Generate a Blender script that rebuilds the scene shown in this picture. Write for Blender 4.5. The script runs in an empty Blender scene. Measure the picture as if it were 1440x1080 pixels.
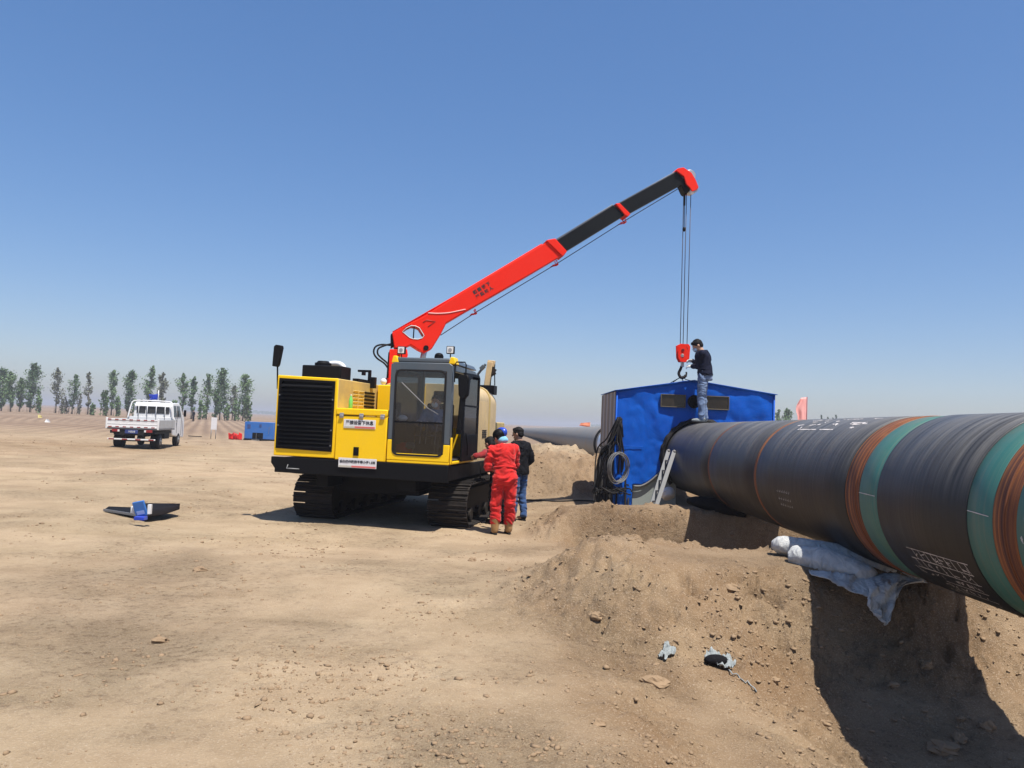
import bpy, bmesh, math, random
import numpy as np
from math import sin, cos, pi, radians, sqrt, atan2
from mathutils import Vector, Matrix, noise
random.seed(7); np.random.seed(7)
scene = bpy.context.scene
COL = scene.collection

# ------------------------------------------------------------------ camera
FPX = 1083.0; PITCH = radians(2.96); ROLL = radians(2.4); EYE = Vector((0, 0, 1.68))
cam = bpy.data.objects.new('camera', bpy.data.cameras.new('camera')); COL.objects.link(cam)
cam.data.sensor_width = 36; cam.data.lens = 36 * FPX / 1440
cam.data.clip_start = .05; cam.data.clip_end = 30000
cam.matrix_world = Matrix.Translation(EYE) @ Matrix.Rotation(pi/2 + PITCH, 4, 'X') @ Matrix.Rotation(ROLL, 4, 'Z')
scene.camera = cam

# ------------------------------------------------------------------ light
LIGHT = Vector((-.24, .33, -1.0)).normalized()       # travel direction of sunlight
SUN_EL = math.asin(-LIGHT.z); SUN_AZ = atan2(-LIGHT.x, -LIGHT.y)   # clockwise from +Y
world = bpy.data.worlds.new('World'); scene.world = world; world.use_nodes = True
wn = world.node_tree; wn.nodes.clear()
wo = wn.nodes.new('ShaderNodeOutputWorld'); wb = wn.nodes.new('ShaderNodeBackground')
sky = wn.nodes.new('ShaderNodeTexSky'); sky.sky_type = 'NISHITA'; sky.sun_disc = False
sky.sun_elevation = SUN_EL; sky.sun_rotation = SUN_AZ
sky.altitude = 0; sky.air_density = 1.0; sky.dust_density = 1.0; sky.ozone_density = 3.0
wb.inputs['Strength'].default_value = .068
# colour grade of the sky texture (same for every direction)
wg = wn.nodes.new('ShaderNodeGamma'); wg.inputs[1].default_value = .7
wh = wn.nodes.new('ShaderNodeHueSaturation'); wh.inputs['Saturation'].default_value = 1.42
wm = wn.nodes.new('ShaderNodeMix'); wm.data_type = 'RGBA'; wm.blend_type = 'MULTIPLY'; wm.clamp_result = False
wm.inputs[0].default_value = 1; wm.inputs[7].default_value = (1.97, 1.98, 2.28, 1)
wn.links.new(sky.outputs[0], wg.inputs[0]); wn.links.new(wg.outputs[0], wh.inputs['Color']); wn.links.new(wh.outputs[0], wm.inputs[6])
wn.links.new(wm.outputs[2], wb.inputs[0]); wn.links.new(wb.outputs[0], wo.inputs[0])
sun = bpy.data.objects.new('sun', bpy.data.lights.new('sun', 'SUN')); COL.objects.link(sun)
sun.data.energy = 5.0; sun.data.angle = radians(.55); sun.data.color = (1, .955, .88)
sun.rotation_euler = LIGHT.to_track_quat('-Z', 'Y').to_euler()
vs = scene.view_settings; vs.view_transform = 'Standard'; vs.look = 'None'; vs.gamma = 1; vs.use_curve_mapping = False
vs.exposure = 0.55
scene.render.engine = 'CYCLES'
scene.cycles.use_denoising = True
scene.cycles.max_bounces = 8; scene.cycles.transparent_max_bounces = 16
scene.cycles.volume_bounces = 0
HAZE = .0009

# ------------------------------------------------------------------ helpers
def axes():
    f = Vector((0, cos(PITCH), sin(PITCH))); u = Vector((0, -sin(PITCH), cos(PITCH))); r = Vector((1, 0, 0))
    return cos(ROLL)*r + sin(ROLL)*u, -sin(ROLL)*r + cos(ROLL)*u, f
AXR, AXU, AXF = axes()
def ray(px, py):
    return AXF + AXR*((px-720)/FPX) - AXU*((py-540)/FPX)
def at(px, py, D):
    d = ray(px, py); return EYE + d*(D/d.y)
def on_ground(px, py, z=0.0):
    d = ray(px, py); return EYE + d*((z-EYE.z)/d.z)
def on_plane(px, py, p0, n):
    d = ray(px, py); return EYE + d*((Vector(p0)-EYE).dot(n)/d.dot(n))

class MB:
    def __init__(s): s.v = []; s.f = []; s.m = []
    def add(s, vs_, fs, mi=0):
        b = len(s.v); s.v += [tuple(v) for v in vs_]; s.f += [tuple(i+b for i in f) for f in fs]; s.m += [mi]*len(fs)
        return s
    def box(s, a, b, mi=0, rot=None, piv=None):
        x0, y0, z0 = a; x1, y1, z1 = b
        vs_ = [Vector(p) for p in ((x0,y0,z0),(x1,y0,z0),(x1,y1,z0),(x0,y1,z0),(x0,y0,z1),(x1,y0,z1),(x1,y1,z1),(x0,y1,z1))]
        if rot is not None:
            c = Vector(piv) if piv is not None else (Vector(a)+Vector(b))/2
            vs_ = [rot @ (v-c) + c for v in vs_]
        return s.add(vs_, [(0,3,2,1),(4,5,6,7),(0,1,5,4),(1,2,6,5),(2,3,7,6),(3,0,4,7)], mi)
    def beam(s, p0, p1, w, h, up=(0,0,1), mi=0, w1=None, h1=None):
        p0 = Vector(p0); p1 = Vector(p1); d = (p1-p0).normalized(); up = Vector(up)
        sd = d.cross(up)
        if sd.length < 1e-4: sd = d.cross(Vector((0,1,0)))
        sd.normalize(); u = sd.cross(d).normalized()
        w1 = w if w1 is None else w1; h1 = h if h1 is None else h1
        vs_ = []
        for p, ww, hh in ((p0,w,h),(p1,w1,h1)):
            for a, b in ((-1,-1),(1,-1),(1,1),(-1,1)): vs_.append(p + sd*(a*ww/2) + u*(b*hh/2))
        return s.add(vs_, [(0,3,2,1),(4,5,6,7),(0,1,5,4),(1,2,6,5),(2,3,7,6),(3,0,4,7)], mi)
    def tube(s, pts, r, n=8, mi=0, cap=True, closed=False):
        pts = [Vector(p) for p in pts]; N = len(pts)
        rs = r if isinstance(r, (list, tuple)) else [r]*N
        prev = None; vs_ = []
        for i, p in enumerate(pts):
            if closed: d = (pts[(i+1) % N]-pts[i-1]).normalized()
            else: d = (pts[min(i+1, N-1)]-pts[max(i-1, 0)]).normalized()
            if prev is None:
                a = Vector((0,0,1)) if abs(d.z) < .9 else Vector((1,0,0))
                sd = d.cross(a).normalized()
            else:
                sd = (prev - d*prev.dot(d)).normalized()
            prev = sd; u = d.cross(sd)
            for k in range(n):
                t = 2*pi*k/n; vs_.append(p + (sd*cos(t) + u*sin(t))*rs[i])
        fs = []
        for i in range(N if closed else N-1):
            j = (i+1) % N
            for k in range(n):
                fs.append((i*n+k, i*n+(k+1) % n, j*n+(k+1) % n, j*n+k))
        if cap and not closed:
            fs.append(tuple(range(n-1, -1, -1))); fs.append(tuple((N-1)*n+k for k in range(n)))
        return s.add(vs_, fs, mi)
    def cyl(s, p0, p1, r, n=20, r1=None, mi=0):
        return s.tube([p0, p1], [r, r if r1 is None else r1], n, mi)
    def ell(s, c, r, rot=None, nu=16, nv=10, mi=0, zmin=None):
        c = Vector(c); r = (r,)*3 if not isinstance(r, (tuple, list)) else r
        vs_ = []; fs = []
        for j in range(nv+1):
            th = pi*j/nv
            for k in range(nu):
                ph = 2*pi*k/nu
                v = Vector((r[0]*sin(th)*cos(ph), r[1]*sin(th)*sin(ph), r[2]*cos(th)))
                if rot is not None: v = rot @ v
                vs_.append(c+v)
        for j in range(nv):
            for k in range(nu):
                a = j*nu+k; b = j*nu+(k+1) % nu; d = (j+1)*nu+(k+1) % nu; e = (j+1)*nu+k
                fs.append((a, e, d, b))
        return s.add(vs_, fs, mi)
    def prism(s, poly, fn, t0, t1, mi=0, holes=()):
        """poly: (a,b) list -> fn(a,b,t) 3d; extruded from t0 to t1, optional holes"""
        from mathutils.geometry import tessellate_polygon
        loops = [list(poly)] + [list(h) for h in holes]
        flat = [p for l in loops for p in l]; n = len(flat)
        tris = tessellate_polygon([[Vector((p[0], p[1], 0)) for p in l] for l in loops])
        vs_ = [fn(p[0], p[1], t0) for p in flat] + [fn(p[0], p[1], t1) for p in flat]
        fs = []
        for t in tris:
            fs.append(tuple(t)); fs.append(tuple(i+n for i in reversed(t)))
        b = 0
        for l in loops:
            m = len(l)
            for i in range(m):
                j = (i+1) % m; fs.append((b+i, b+j, n+b+j, n+b+i))
            b += m
        return s.add(vs_, fs, mi)
    def build(s, name, mat, parent=None, smooth=False, bevel=0, local=None, fix=True, seg=2):
        me = bpy.data.meshes.new(name)
        vs_ = s.v if local is None else [tuple(local @ Vector(v)) for v in s.v]
        me.from_pydata(vs_, [], s.f)
        for m in (mat if isinstance(mat, (list, tuple)) else [mat]): me.materials.append(m)
        me.polygons.foreach_set('material_index', s.m)
        if smooth: me.polygons.foreach_set('use_smooth', [True]*len(me.polygons))
        me.update()
        if fix:
            bm = bmesh.new(); bm.from_mesh(me); bmesh.ops.recalc_face_normals(bm, faces=bm.faces); bm.to_mesh(me); bm.free()
        if smooth == 'auto' or smooth == 1.5:
            me.set_sharp_from_angle(angle=radians(38))
        o = bpy.data.objects.new(name, me); COL.objects.link(o)
        if parent is not None: o.parent = parent
        if bevel:
            b = o.modifiers.new('bevel', 'BEVEL'); b.width = bevel; b.segments = seg; b.limit_method = 'ANGLE'; b.angle_limit = radians(40)
            b.harden_normals = False
            me.polygons.foreach_set('use_smooth', [True]*len(me.polygons)); me.set_sharp_from_angle(angle=radians(50))
        return o

def tag(o, label=None, cat=None, group=None, kind=None):
    if label: o['label'] = label
    if cat: o['category'] = cat
    if group: o['group'] = group
    if kind: o['kind'] = kind
    return o
def thing(name, label, cat, loc=(0,0,0), rz=0, group=None):
    o = bpy.data.objects.new(name, None); COL.objects.link(o); o.empty_display_size = .1
    o.location = loc; o.rotation_euler = (0, 0, rz)
    return tag(o, label, cat, group)
def inv(o):
    return (Matrix.Translation(o.location) @ o.rotation_euler.to_matrix().to_4x4()).inverted()
def copy_obj(o, parent=None):
    c = o.copy(); COL.objects.link(c); c.parent = parent
    return c
def smooth_path(pts, k=6):
    pts = [Vector(p) for p in pts]; out = []
    P = [pts[0]] + pts + [pts[-1]]
    for i in range(1, len(P)-2):
        a, b, c, d = P[i-1], P[i], P[i+1], P[i+2]
        for j in range(k):
            t = j/k
            out.append(.5*((2*b) + (c-a)*t + (2*a-5*b+4*c-d)*t*t + (3*b-a-3*c+d)*t**3))
    out.append(pts[-1]); return out

# ------------------------------------------------------------------ materials
def newmat(name):
    m = bpy.data.materials.new(name); m.use_nodes = True
    nt = m.node_tree; b = nt.nodes['Principled BSDF']
    return m, nt, b
def N(nt, typ, **kw):
    n = nt.nodes.new(typ)
    for k, v in kw.items():
        if k in n.inputs: n.inputs[k].default_value = v
        else: setattr(n, k, v)
    return n
def ramp(nt, fac, stops, interp='LINEAR'):
    r = nt.nodes.new('ShaderNodeValToRGB'); r.color_ramp.interpolation = interp
    el = r.color_ramp.elements
    while len(el) < len(stops): el.new(.5)
    for e, (p, c) in zip(el, stops):
        e.position = p; e.color = (*c, 1) if len(c) == 3 else c
    nt.links.new(fac, r.inputs[0]); return r
def mix(nt, fac, a, b, blend='MIX'):
    m = nt.nodes.new('ShaderNodeMix'); m.data_type = 'RGBA'; m.blend_type = blend
    for s, v in ((0, fac), (6, a), (7, b)):
        if hasattr(v, 'links') or hasattr(v, 'is_linked'): nt.links.new(v, m.inputs[s])
        elif s == 0: m.inputs[0].default_value = v
        else: m.inputs[s].default_value = (*v, 1)
    return m.outputs[2]
DUST = (.28, .2, .135)
def paint(name, col, rough=.4, dust=.25, metal=0, scale=3, coat=0, bump=.0, bscale=40, spec=.5, vary=.12):
    """paint or plastic with uneven dust and a little colour drift"""
    m, nt, b = newmat(name); L = nt.links.new
    tc = N(nt, 'ShaderNodeTexCoord'); n1 = N(nt, 'ShaderNodeTexNoise', Scale=scale, Detail=8.0, Roughness=.65)
    L(tc.outputs['Object'], n1.inputs['Vector'])
    n2 = N(nt, 'ShaderNodeTexNoise', Scale=scale*7, Detail=6.0, Roughness=.7); L(tc.outputs['Object'], n2.inputs['Vector'])
    r1 = ramp(nt, n1.outputs[0], [(.42, (0,)*3), (.72, (1,)*3)])
    c0 = mix(nt, n2.outputs[0], tuple(c*(1-vary) for c in col), tuple(min(1, c*(1+vary)) for c in col))
    mm = N(nt, 'ShaderNodeMath', operation='MULTIPLY'); L(r1.outputs[0], mm.inputs[0]); mm.inputs[1].default_value = dust
    c1 = mix(nt, mm.outputs[0], c0, DUST)
    L(c1, b.inputs['Base Color'])
    b.inputs['Metallic'].default_value = metal; b.inputs['Specular IOR Level'].default_value = spec
    ra = N(nt, 'ShaderNodeMapRange'); L(n1.outputs[0], ra.inputs[0]); ra.inputs[3].default_value = max(.05, rough-.1); ra.inputs[4].default_value = min(1, rough+.2)
    L(ra.outputs[0], b.inputs['Roughness'])
    if coat: b.inputs['Coat Weight'].default_value = coat
    if bump:
        n3 = N(nt, 'ShaderNodeTexNoise', Scale=bscale, Detail=4.0); L(tc.outputs['Object'], n3.inputs['Vector'])
        bp = N(nt, 'ShaderNodeBump', Strength=bump, Distance=.01); L(n3.outputs[0], bp.inputs['Height']); L(bp.outputs[0], b.inputs['Normal'])
    return m
def fabric(name, col, fold=.5, scale=5, rough=.85, col2=None, sheen=.15):
    m, nt, b = newmat(name); L = nt.links.new
    tc = N(nt, 'ShaderNodeTexCoord'); mp = N(nt, 'ShaderNodeMapping'); mp.inputs['Scale'].default_value = (1, 1, .45)
    L(tc.outputs['Object'], mp.inputs[0])
    n1 = N(nt, 'ShaderNodeTexNoise', Scale=scale, Detail=4.0, Distortion=1.2); L(mp.outputs[0], n1.inputs['Vector'])
    n2 = N(nt, 'ShaderNodeTexNoise', Scale=220.0, Detail=2.0); L(tc.outputs['Object'], n2.inputs['Vector'])
    c2 = col2 or tuple(c*.72 for c in col)
    L(mix(nt, ramp(nt, n1.outputs[0], [(.35, (0,)*3), (.65, (1,)*3)]).outputs[0], c2, col), b.inputs['Base Color'])
    b.inputs['Roughness'].default_value = rough; b.inputs['Sheen Weight'].default_value = sheen
    b.inputs['Specular IOR Level'].default_value = .15
    add = N(nt, 'ShaderNodeMath', operation='MULTIPLY_ADD'); L(n2.outputs[0], add.inputs[0]); add.inputs[1].default_value = .06; L(n1.outputs[0], add.inputs[2])
    bp = N(nt, 'ShaderNodeBump', Strength=fold, Distance=.03); L(add.outputs[0], bp.inputs['Height']); L(bp.outputs[0], b.inputs['Normal'])
    return m
def glassmat(name, tint=(.88, .91, .92), op=.25):
    m = bpy.data.materials.new(name); m.use_nodes = True; nt = m.node_tree; nt.nodes.clear(); L = nt.links.new
    o = nt.nodes.new('ShaderNodeOutputMaterial'); tr = N(nt, 'ShaderNodeBsdfTransparent'); tr.inputs[0].default_value = (*tint, 1)
    g = N(nt, 'ShaderNodeBsdfGlossy'); g.inputs['Roughness'].default_value = .03
    d = N(nt, 'ShaderNodeBsdfDiffuse'); d.inputs[0].default_value = (*DUST, 1)
    fr = N(nt, 'ShaderNodeFresnel'); fr.inputs[0].default_value = 1.5
    tc = N(nt, 'ShaderNodeTexCoord'); n1 = N(nt, 'ShaderNodeTexNoise', Scale=6.0, Detail=6.0); L(tc.outputs['Object'], n1.inputs['Vector'])
    m1 = N(nt, 'ShaderNodeMixShader'); L(fr.outputs[0], m1.inputs[0]); L(tr.outputs[0], m1.inputs[1]); L(g.outputs[0], m1.inputs[2])
    mm = N(nt, 'ShaderNodeMath', operation='MULTIPLY'); L(n1.outputs[0], mm.inputs[0]); mm.inputs[1].default_value = op
    m2 = N(nt, 'ShaderNodeMixShader'); L(mm.outputs[0], m2.inputs[0]); L(m1.outputs[0], m2.inputs[1]); L(d.outputs[0], m2.inputs[2])
    L(m2.outputs[0], o.inputs[0]); return m

M = dict(
    yellow=paint('yellow_paint', (.88, .54, .003), .38, .05, spec=.3, vary=.05),
    yellow_sheen=paint('dusty_sheen_yellow_paint', (.58, .42, .13), .42, .55, scale=2.2),  # duller yellow: washed sheen of the hood side put into the colour, plus dust
    beige=paint('beige_paint', (.58, .43, .22), .5, .4),
    black=paint('black_paint', (.005, .005, .006), .5, .0, spec=.12),
    rubber=paint('black_rubber', (.010, .010, .011), .65, .05, spec=.2),
    steel_dark=paint('dark_track_steel', (.013, .011, .010), .65, .08, metal=.0, spec=.2, scale=8, bump=.4),
    steel=paint('bare_steel', (.45, .45, .45), .35, .25, metal=.8),
    alu=paint('aluminium', (.17, .175, .18), .5, .12, metal=.2),
    cabgrey=paint('cab_grey_paint', (.062, .08, .095), .38, .1, coat=.2),
    red=paint('red_orange_paint', (.72, .020, .008), .5, .02, spec=.12, vary=.06),
    boomblack=paint('boom_black_paint', (.004, .005, .006), .45, .0, spec=.15),
    boomsunlit=paint('boom_sunlit_grey', (.10, .11, .13), .35, .1),  # grey that paints sunlight on the black boom tops
    white=paint('white_paint', (.66, .66, .65), .4, .12),
    bluebox=paint('blue_machine_paint', (.02, .13, .42), .45, .15),
    signwhite=paint('sign_white', (.66, .65, .65), .45, .05),
    signpink=paint('sign_faded_red', (.62, .13, .12), .5, .1),
    ink=paint('black_ink', (.015, .015, .02), .6, 0),
    platblue=paint('plate_blue', (.01, .03, .16), .4, .1),
    glass=glassmat('window_glass', op=.07), glassd=glassmat('tinted_lower_glass', (.58, .60, .60), .03),
    lens=paint('lamp_lens', (.7, .7, .68), .1, .05),
    skin=paint('skin', (.42, .24, .16), .5, 0, vary=.08), hair=paint('black_hair', (.006, .005, .005), .6, 0, spec=.2, bump=.6, bscale=120),
    redcloth=fabric('red_coverall_cloth', (.68, .024, .020), .7, col2=(.36, .012, .012)), darkred=fabric('dark_red_cloth', (.26, .018, .02)),
    blackcloth=fabric('black_cloth', (.007, .007, .009), sheen=0), navy=fabric('navy_cloth', (.007, .009, .024), sheen=0),
    denim=fabric('blue_denim', (.045, .10, .24), .5, 7, col2=(.025, .055, .14)),
    paledenim=fabric('faded_denim', (.16, .22, .34), .5, 9, col2=(.07, .11, .2)),
    tan=fabric('tan_leather', (.38, .22, .09), .4), glove=fabric('white_glove_cloth', (.6, .6, .58), .4),
    mask=paint('blue_mask', (.3, .45, .6), .8, 0), helmet=paint('blue_helmet_shell', (.02, .06, .4), .3, .08),
    scarf=fabric('light_blue_cloth', (.25, .55, .72), .3), shirt=fabric('grey_blue_cloth', (.12, .17, .28)),
    sack=fabric('woven_sack_cloth', (.50, .50, .48), 1.0, 14, col2=(.36, .37, .37)),
    rag=fabric('grey_rag_cloth', (.30, .33, .33), .9, 14), flagred=fabric('faded_red_flag_cloth', (.80, .40, .37), .4, col2=(.75, .33, .30)),
    flagblue=fabric('blue_flag_cloth', (.02, .05, .42), .4), cloth_orange=fabric('orange_scrap_cloth', (.75, .25, .14), .4),
    cablegrey=paint('grey_cable_rubber', (.13, .13, .13), .6, .2), wood=paint('grey_weathered_board', (.33, .29, .26), .8, .2, scale=9, vary=.4),
    bottle=paint('green_bottle_plastic', (.15, .5, .12), .2, 0), interior=paint('cab_interior_plastic', (.03, .03, .032), .7, .03),
    bark=paint('pale_bark', (.16, .14, .11), .9, .1), stone=paint('dry_clod_stone', (.26, .195, .13), .97, .0, spec=.1, bump=.5, bscale=25),
    rope=paint('steel_rope', (.045, .04, .05), .5, .1, metal=.4),
)
def leafmat(name, c1, c2):
    m, nt, b = newmat(name); L = nt.links.new
    tc = N(nt, 'ShaderNodeTexCoord'); n1 = N(nt, 'ShaderNodeTexNoise', Scale=1.1, Detail=4.0); L(tc.outputs['Object'], n1.inputs['Vector'])
    L(mix(nt, ramp(nt, n1.outputs[0], [(.35, (0,)*3), (.65, (1,)*3)]).outputs[0], c1, c2), b.inputs['Base Color'])
    b.inputs['Roughness'].default_value = .6; b.inputs['Specular IOR Level'].default_value = .2
    return m
LEAF = [leafmat('dusty_green_leaves', (.075, .13, .05), (.18, .27, .12)), leafmat('dark_green_leaves', (.055, .10, .045), (.13, .20, .09)),
        leafmat('fresh_green_leaves', (.05, .10, .03), (.11, .17, .06)), leafmat('brownish_leaves', (.10, .11, .07), (.18, .19, .13))]

# ------------------------------------------------------------------ terrain
_perm = np.random.RandomState(3).permutation(512)
_perm = np.concatenate([_perm, _perm, _perm])
_g = np.random.RandomState(5).uniform(0, 2*pi, 512)
def perlin(x, y):
    xi = np.floor(x).astype(int); yi = np.floor(y).astype(int); xf = x-xi; yf = y-yi
    u = xf*xf*xf*(xf*(xf*6-15)+10); v = yf*yf*yf*(yf*(yf*6-15)+10)
    def gr(ix, iy, dx, dy):
        a = _g[_perm[(_perm[ix & 511] + iy) & 511]]
        return np.cos(a)*dx + np.sin(a)*dy
    return ((gr(xi, yi, xf, yf)*(1-u) + gr(xi+1, yi, xf-1, yf)*u)*(1-v)
            + (gr(xi, yi+1, xf, yf-1)*(1-u) + gr(xi+1, yi+1, xf-1, yf-1)*u)*v)
def fbm(x, y, o=5, gain=.5, ridged=False):
    a = 1; s = 0*x; f = 1
    for i in range(o):
        n = perlin(x*f+i*17.3, y*f-i*9.1)
        s = s + a*((.35-np.abs(n))*1.6 if ridged else n); a *= gain; f *= 2.03
    return s
def sm(a, b, x):
    t = np.clip((x-a)/(b-a), 0, 1); return t*t*(3-2*t)
def lerp(a, b, t): return a + (b-a)*t
def height(x, y, detail=True):
    x = np.asarray(x, float); y = np.asarray(y, float)
    wob = .22*perlin(x*.7, y*.7+5) + .07*perlin(x*2.3, y*2.3)
    yy = y + wob; xx = x + .25*perlin(y*.6, x*.5+9) + .06*perlin(x*3, y*3)
    # ground sinks a little under the machine
    h = -.10*sm(4.4, 2.6, np.hypot((x+2.2)*.9, (y-14.2)*.8))
    fadeR = sm(9.0, 6.2, x)
    # near bank that carries the sandbags
    xm = sm(-.15, 1.15, xx)*fadeR
    # south profile: gentle on the left, deep pit under the pipe
    deep = sm(1.5, 2.9, xx)*fadeR
    gentle = .45*sm(6.25, 7.3, yy)**.8 - .26*sm(7.0, 5.6, yy)*sm(2.2, 4.2, yy)*sm(.2, 1.4, xx)
    steep = np.interp(yy, (1.2, 3.5, 5, 5.4, 6, 6.5, 6.85, 7.15, 7.35), (0, -.6, -.72, -.65, -.52, -.38, -.10, .33, .45))
    south = lerp(gentle, steep, deep)
    pit = lerp(0, -1.0, sm(.75, 2.2, xx)*fadeR)
    r2 = lerp(-.02, .42, sm(.2, 1.1, xx)*sm(7.5, 5.6, x))
    z = np.where(yy < 7.9, south*np.where(yy < 7.0, 1, 1), 0)
    mid = lerp(.45, pit, sm(8.35, 8.9, yy))
    mid = np.where(yy > 10.2, lerp(pit, r2, sm(11.75, 12.2, yy)), mid)
    mid = np.where(yy > 12.9, lerp(r2, 0, sm(13.0, 14.2, yy)), mid)
    z = np.where(yy < 7.9, south, mid)
    h = h + z*xm
    # small lift where the crest meets the track
    h = h + .05*np.exp(-((x-.1)/.8)**2-((y-7.6)/1.2)**2) + .13*np.exp(-((x-1.0)/.45)**2-((y-7.75)/.5)**2) + .06*np.exp(-((x-1.5)/.5)**2-((y-12.5)/.4)**2)
    # far spoil heap by the tent
    hp = sm(-.7, .5, xx)*sm(18.0, 19.6, yy+.25*perlin(x*1.7, y*1.7))*sm(60, 25, y)
    top = lerp(.90, .30, sm(2.3, 2.9, x))*sm(7.5, 5.0, x)
    h = h + hp*top*(1+.3*perlin(x*1.9, y*.9)+.12*perlin(x*5, y*3))
    # rough soil strip on the left and far furrows
    rs = np.exp(-((y-31)/6)**2)*sm(-12, -18, x)
    h = h + rs*(.12*fbm(x*.9, y*.9, 3)+.05)
    q = (x*.93+y*.366)
    h = h + .035*np.sin(q*2*pi/1.1)*sm(36, 44, y)*sm(120, 90, y)*sm(-9, -12, x)
    h = h + .25*perlin(x*.012, y*.012)*sm(60, 200, y)
    # wheel ruts running along the haul road
    d = (y-19.5) - (x+8)*.30
    for off, w in ((-1.0, .35), (.9, .35), (2.9, .3)):
        h = h - .035*np.exp(-((d-off+.25*perlin(x*.3, 3.3+off))/w)**2)*sm(-.5, -3, x)
    h = h + .03*fbm(x*.35, y*.35, 3)*sm(.5, 3, y)
    if detail:
        ex = .04
        slope = np.abs(height(x+.12, y, False)-height(x-.12, y, False)) + np.abs(height(x, y+.12, False)-height(x, y-.12, False))
        rough = np.clip((slope-.015)*7, 0, 1)*sm(24, 17, y); crumb = sm(.0, .35, fbm(x*1.1+7, y*1.4, 4))*rough
        patch = sm(.02, .3, fbm(x*.45+3, y*.6, 3))
        near = sm(30, 20, y)
        h = h + (.0035 + .017*patch + .075*rough)*fbm(x*2.7, y*2.7, 5, .55)*lerp(.5, 1, near)
        h = h + (.0012 + .012*patch + .038*rough)*fbm(x*11, y*11, 4, .62)*near + (.004*patch+.008*rough)*np.minimum(0, fbm(x*19, y*19, 2, .6))*2*near
        h = h - (.17+.22*np.exp(-((y-7.0)/.35)**2)*sm(.6, 1.2, x)*sm(2.9, 2.4, x))*crumb*np.clip(fbm(x*5.2, y*6.5+31, 4, .62)-.14, 0, .6)*near + .05*crumb*np.clip(fbm(x*8+3, y*8, 3, .6), -.1, .5)*near
        h = h - .02*np.clip(patch+.15, 0, 1)*np.clip(fbm(x*6+50, y*8, 3, .6)-.42, 0, .5)*near
        h = h + (.085*rough)*fbm(x*4.3, y*4.3, 4, .55, True)*near*sm(-.25, .3, fbm(x*1.3, y*1.3, 2))
    return h
def hz(x, y): return float(height(np.array([x]), np.array([y]))[0])

def gpt(px, py):
    d = ray(px, py); d = d/d.y; D = np.arange(2.5, 60, .01); X = EYE.x + d.x*D; Z = EYE.z + d.z*D
    k = int(np.argmax(Z < height(X, D))); p = Vector((X[k], D[k], 0)); p.z = hz(p.x, p.y); return p
def spacing(start, end, base, growth):
    out = [start]
    while out[-1] < end: out.append(out[-1] + max(base, growth(out[-1])))
    return out
gx = spacing(0, 2900, .028, lambda v: .028 if v < 4.6 else .028 + (v-4.6)*.055)
gxs = np.array(sorted([-v for v in gx[1:]] + gx)); gxs = np.clip(gxs, -2900, 2900)
gxs = np.unique(gxs)
gy = spacing(2.2, 2900, .02, lambda v: .022 if v < 5 else (.022+(v-5)*.0065 if v < 13 else (.055 if v < 20.5 else .06+(v-20.5)*.035)))
gyb = [2.2-v for v in spacing(.06, 2900, .06, lambda v: .06+v*.2)]
gys = np.unique(np.clip(np.array(gyb[::-1] + gy), -2900, 2900))
XX, YY = np.meshgrid(gxs, gys); ZZ = height(XX, YY)
def grid_mesh(name, X, Y, Z, mat):
    ny, nx = X.shape; n = nx*ny
    me = bpy.data.meshes.new(name); me.vertices.add(n)
    me.vertices.foreach_set('co', np.stack([X, Y, Z], -1).astype(np.float32).ravel())
    i = np.arange(n).reshape(ny, nx); q = np.stack([i[:-1, :-1], i[:-1, 1:], i[1:, 1:], i[1:, :-1]], -1).reshape(-1, 4)
    me.loops.add(q.size); me.loops.foreach_set('vertex_index', q.ravel().astype(np.int32))
    me.polygons.add(len(q)); me.polygons.foreach_set('loop_start', (np.arange(len(q))*4).astype(np.int32))
    me.polygons.foreach_set('use_smooth', [True]*len(q))
    me.update(calc_edges=True); me.materials.append(mat)
    o = bpy.data.objects.new(name, me); COL.objects.link(o); return o

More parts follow.
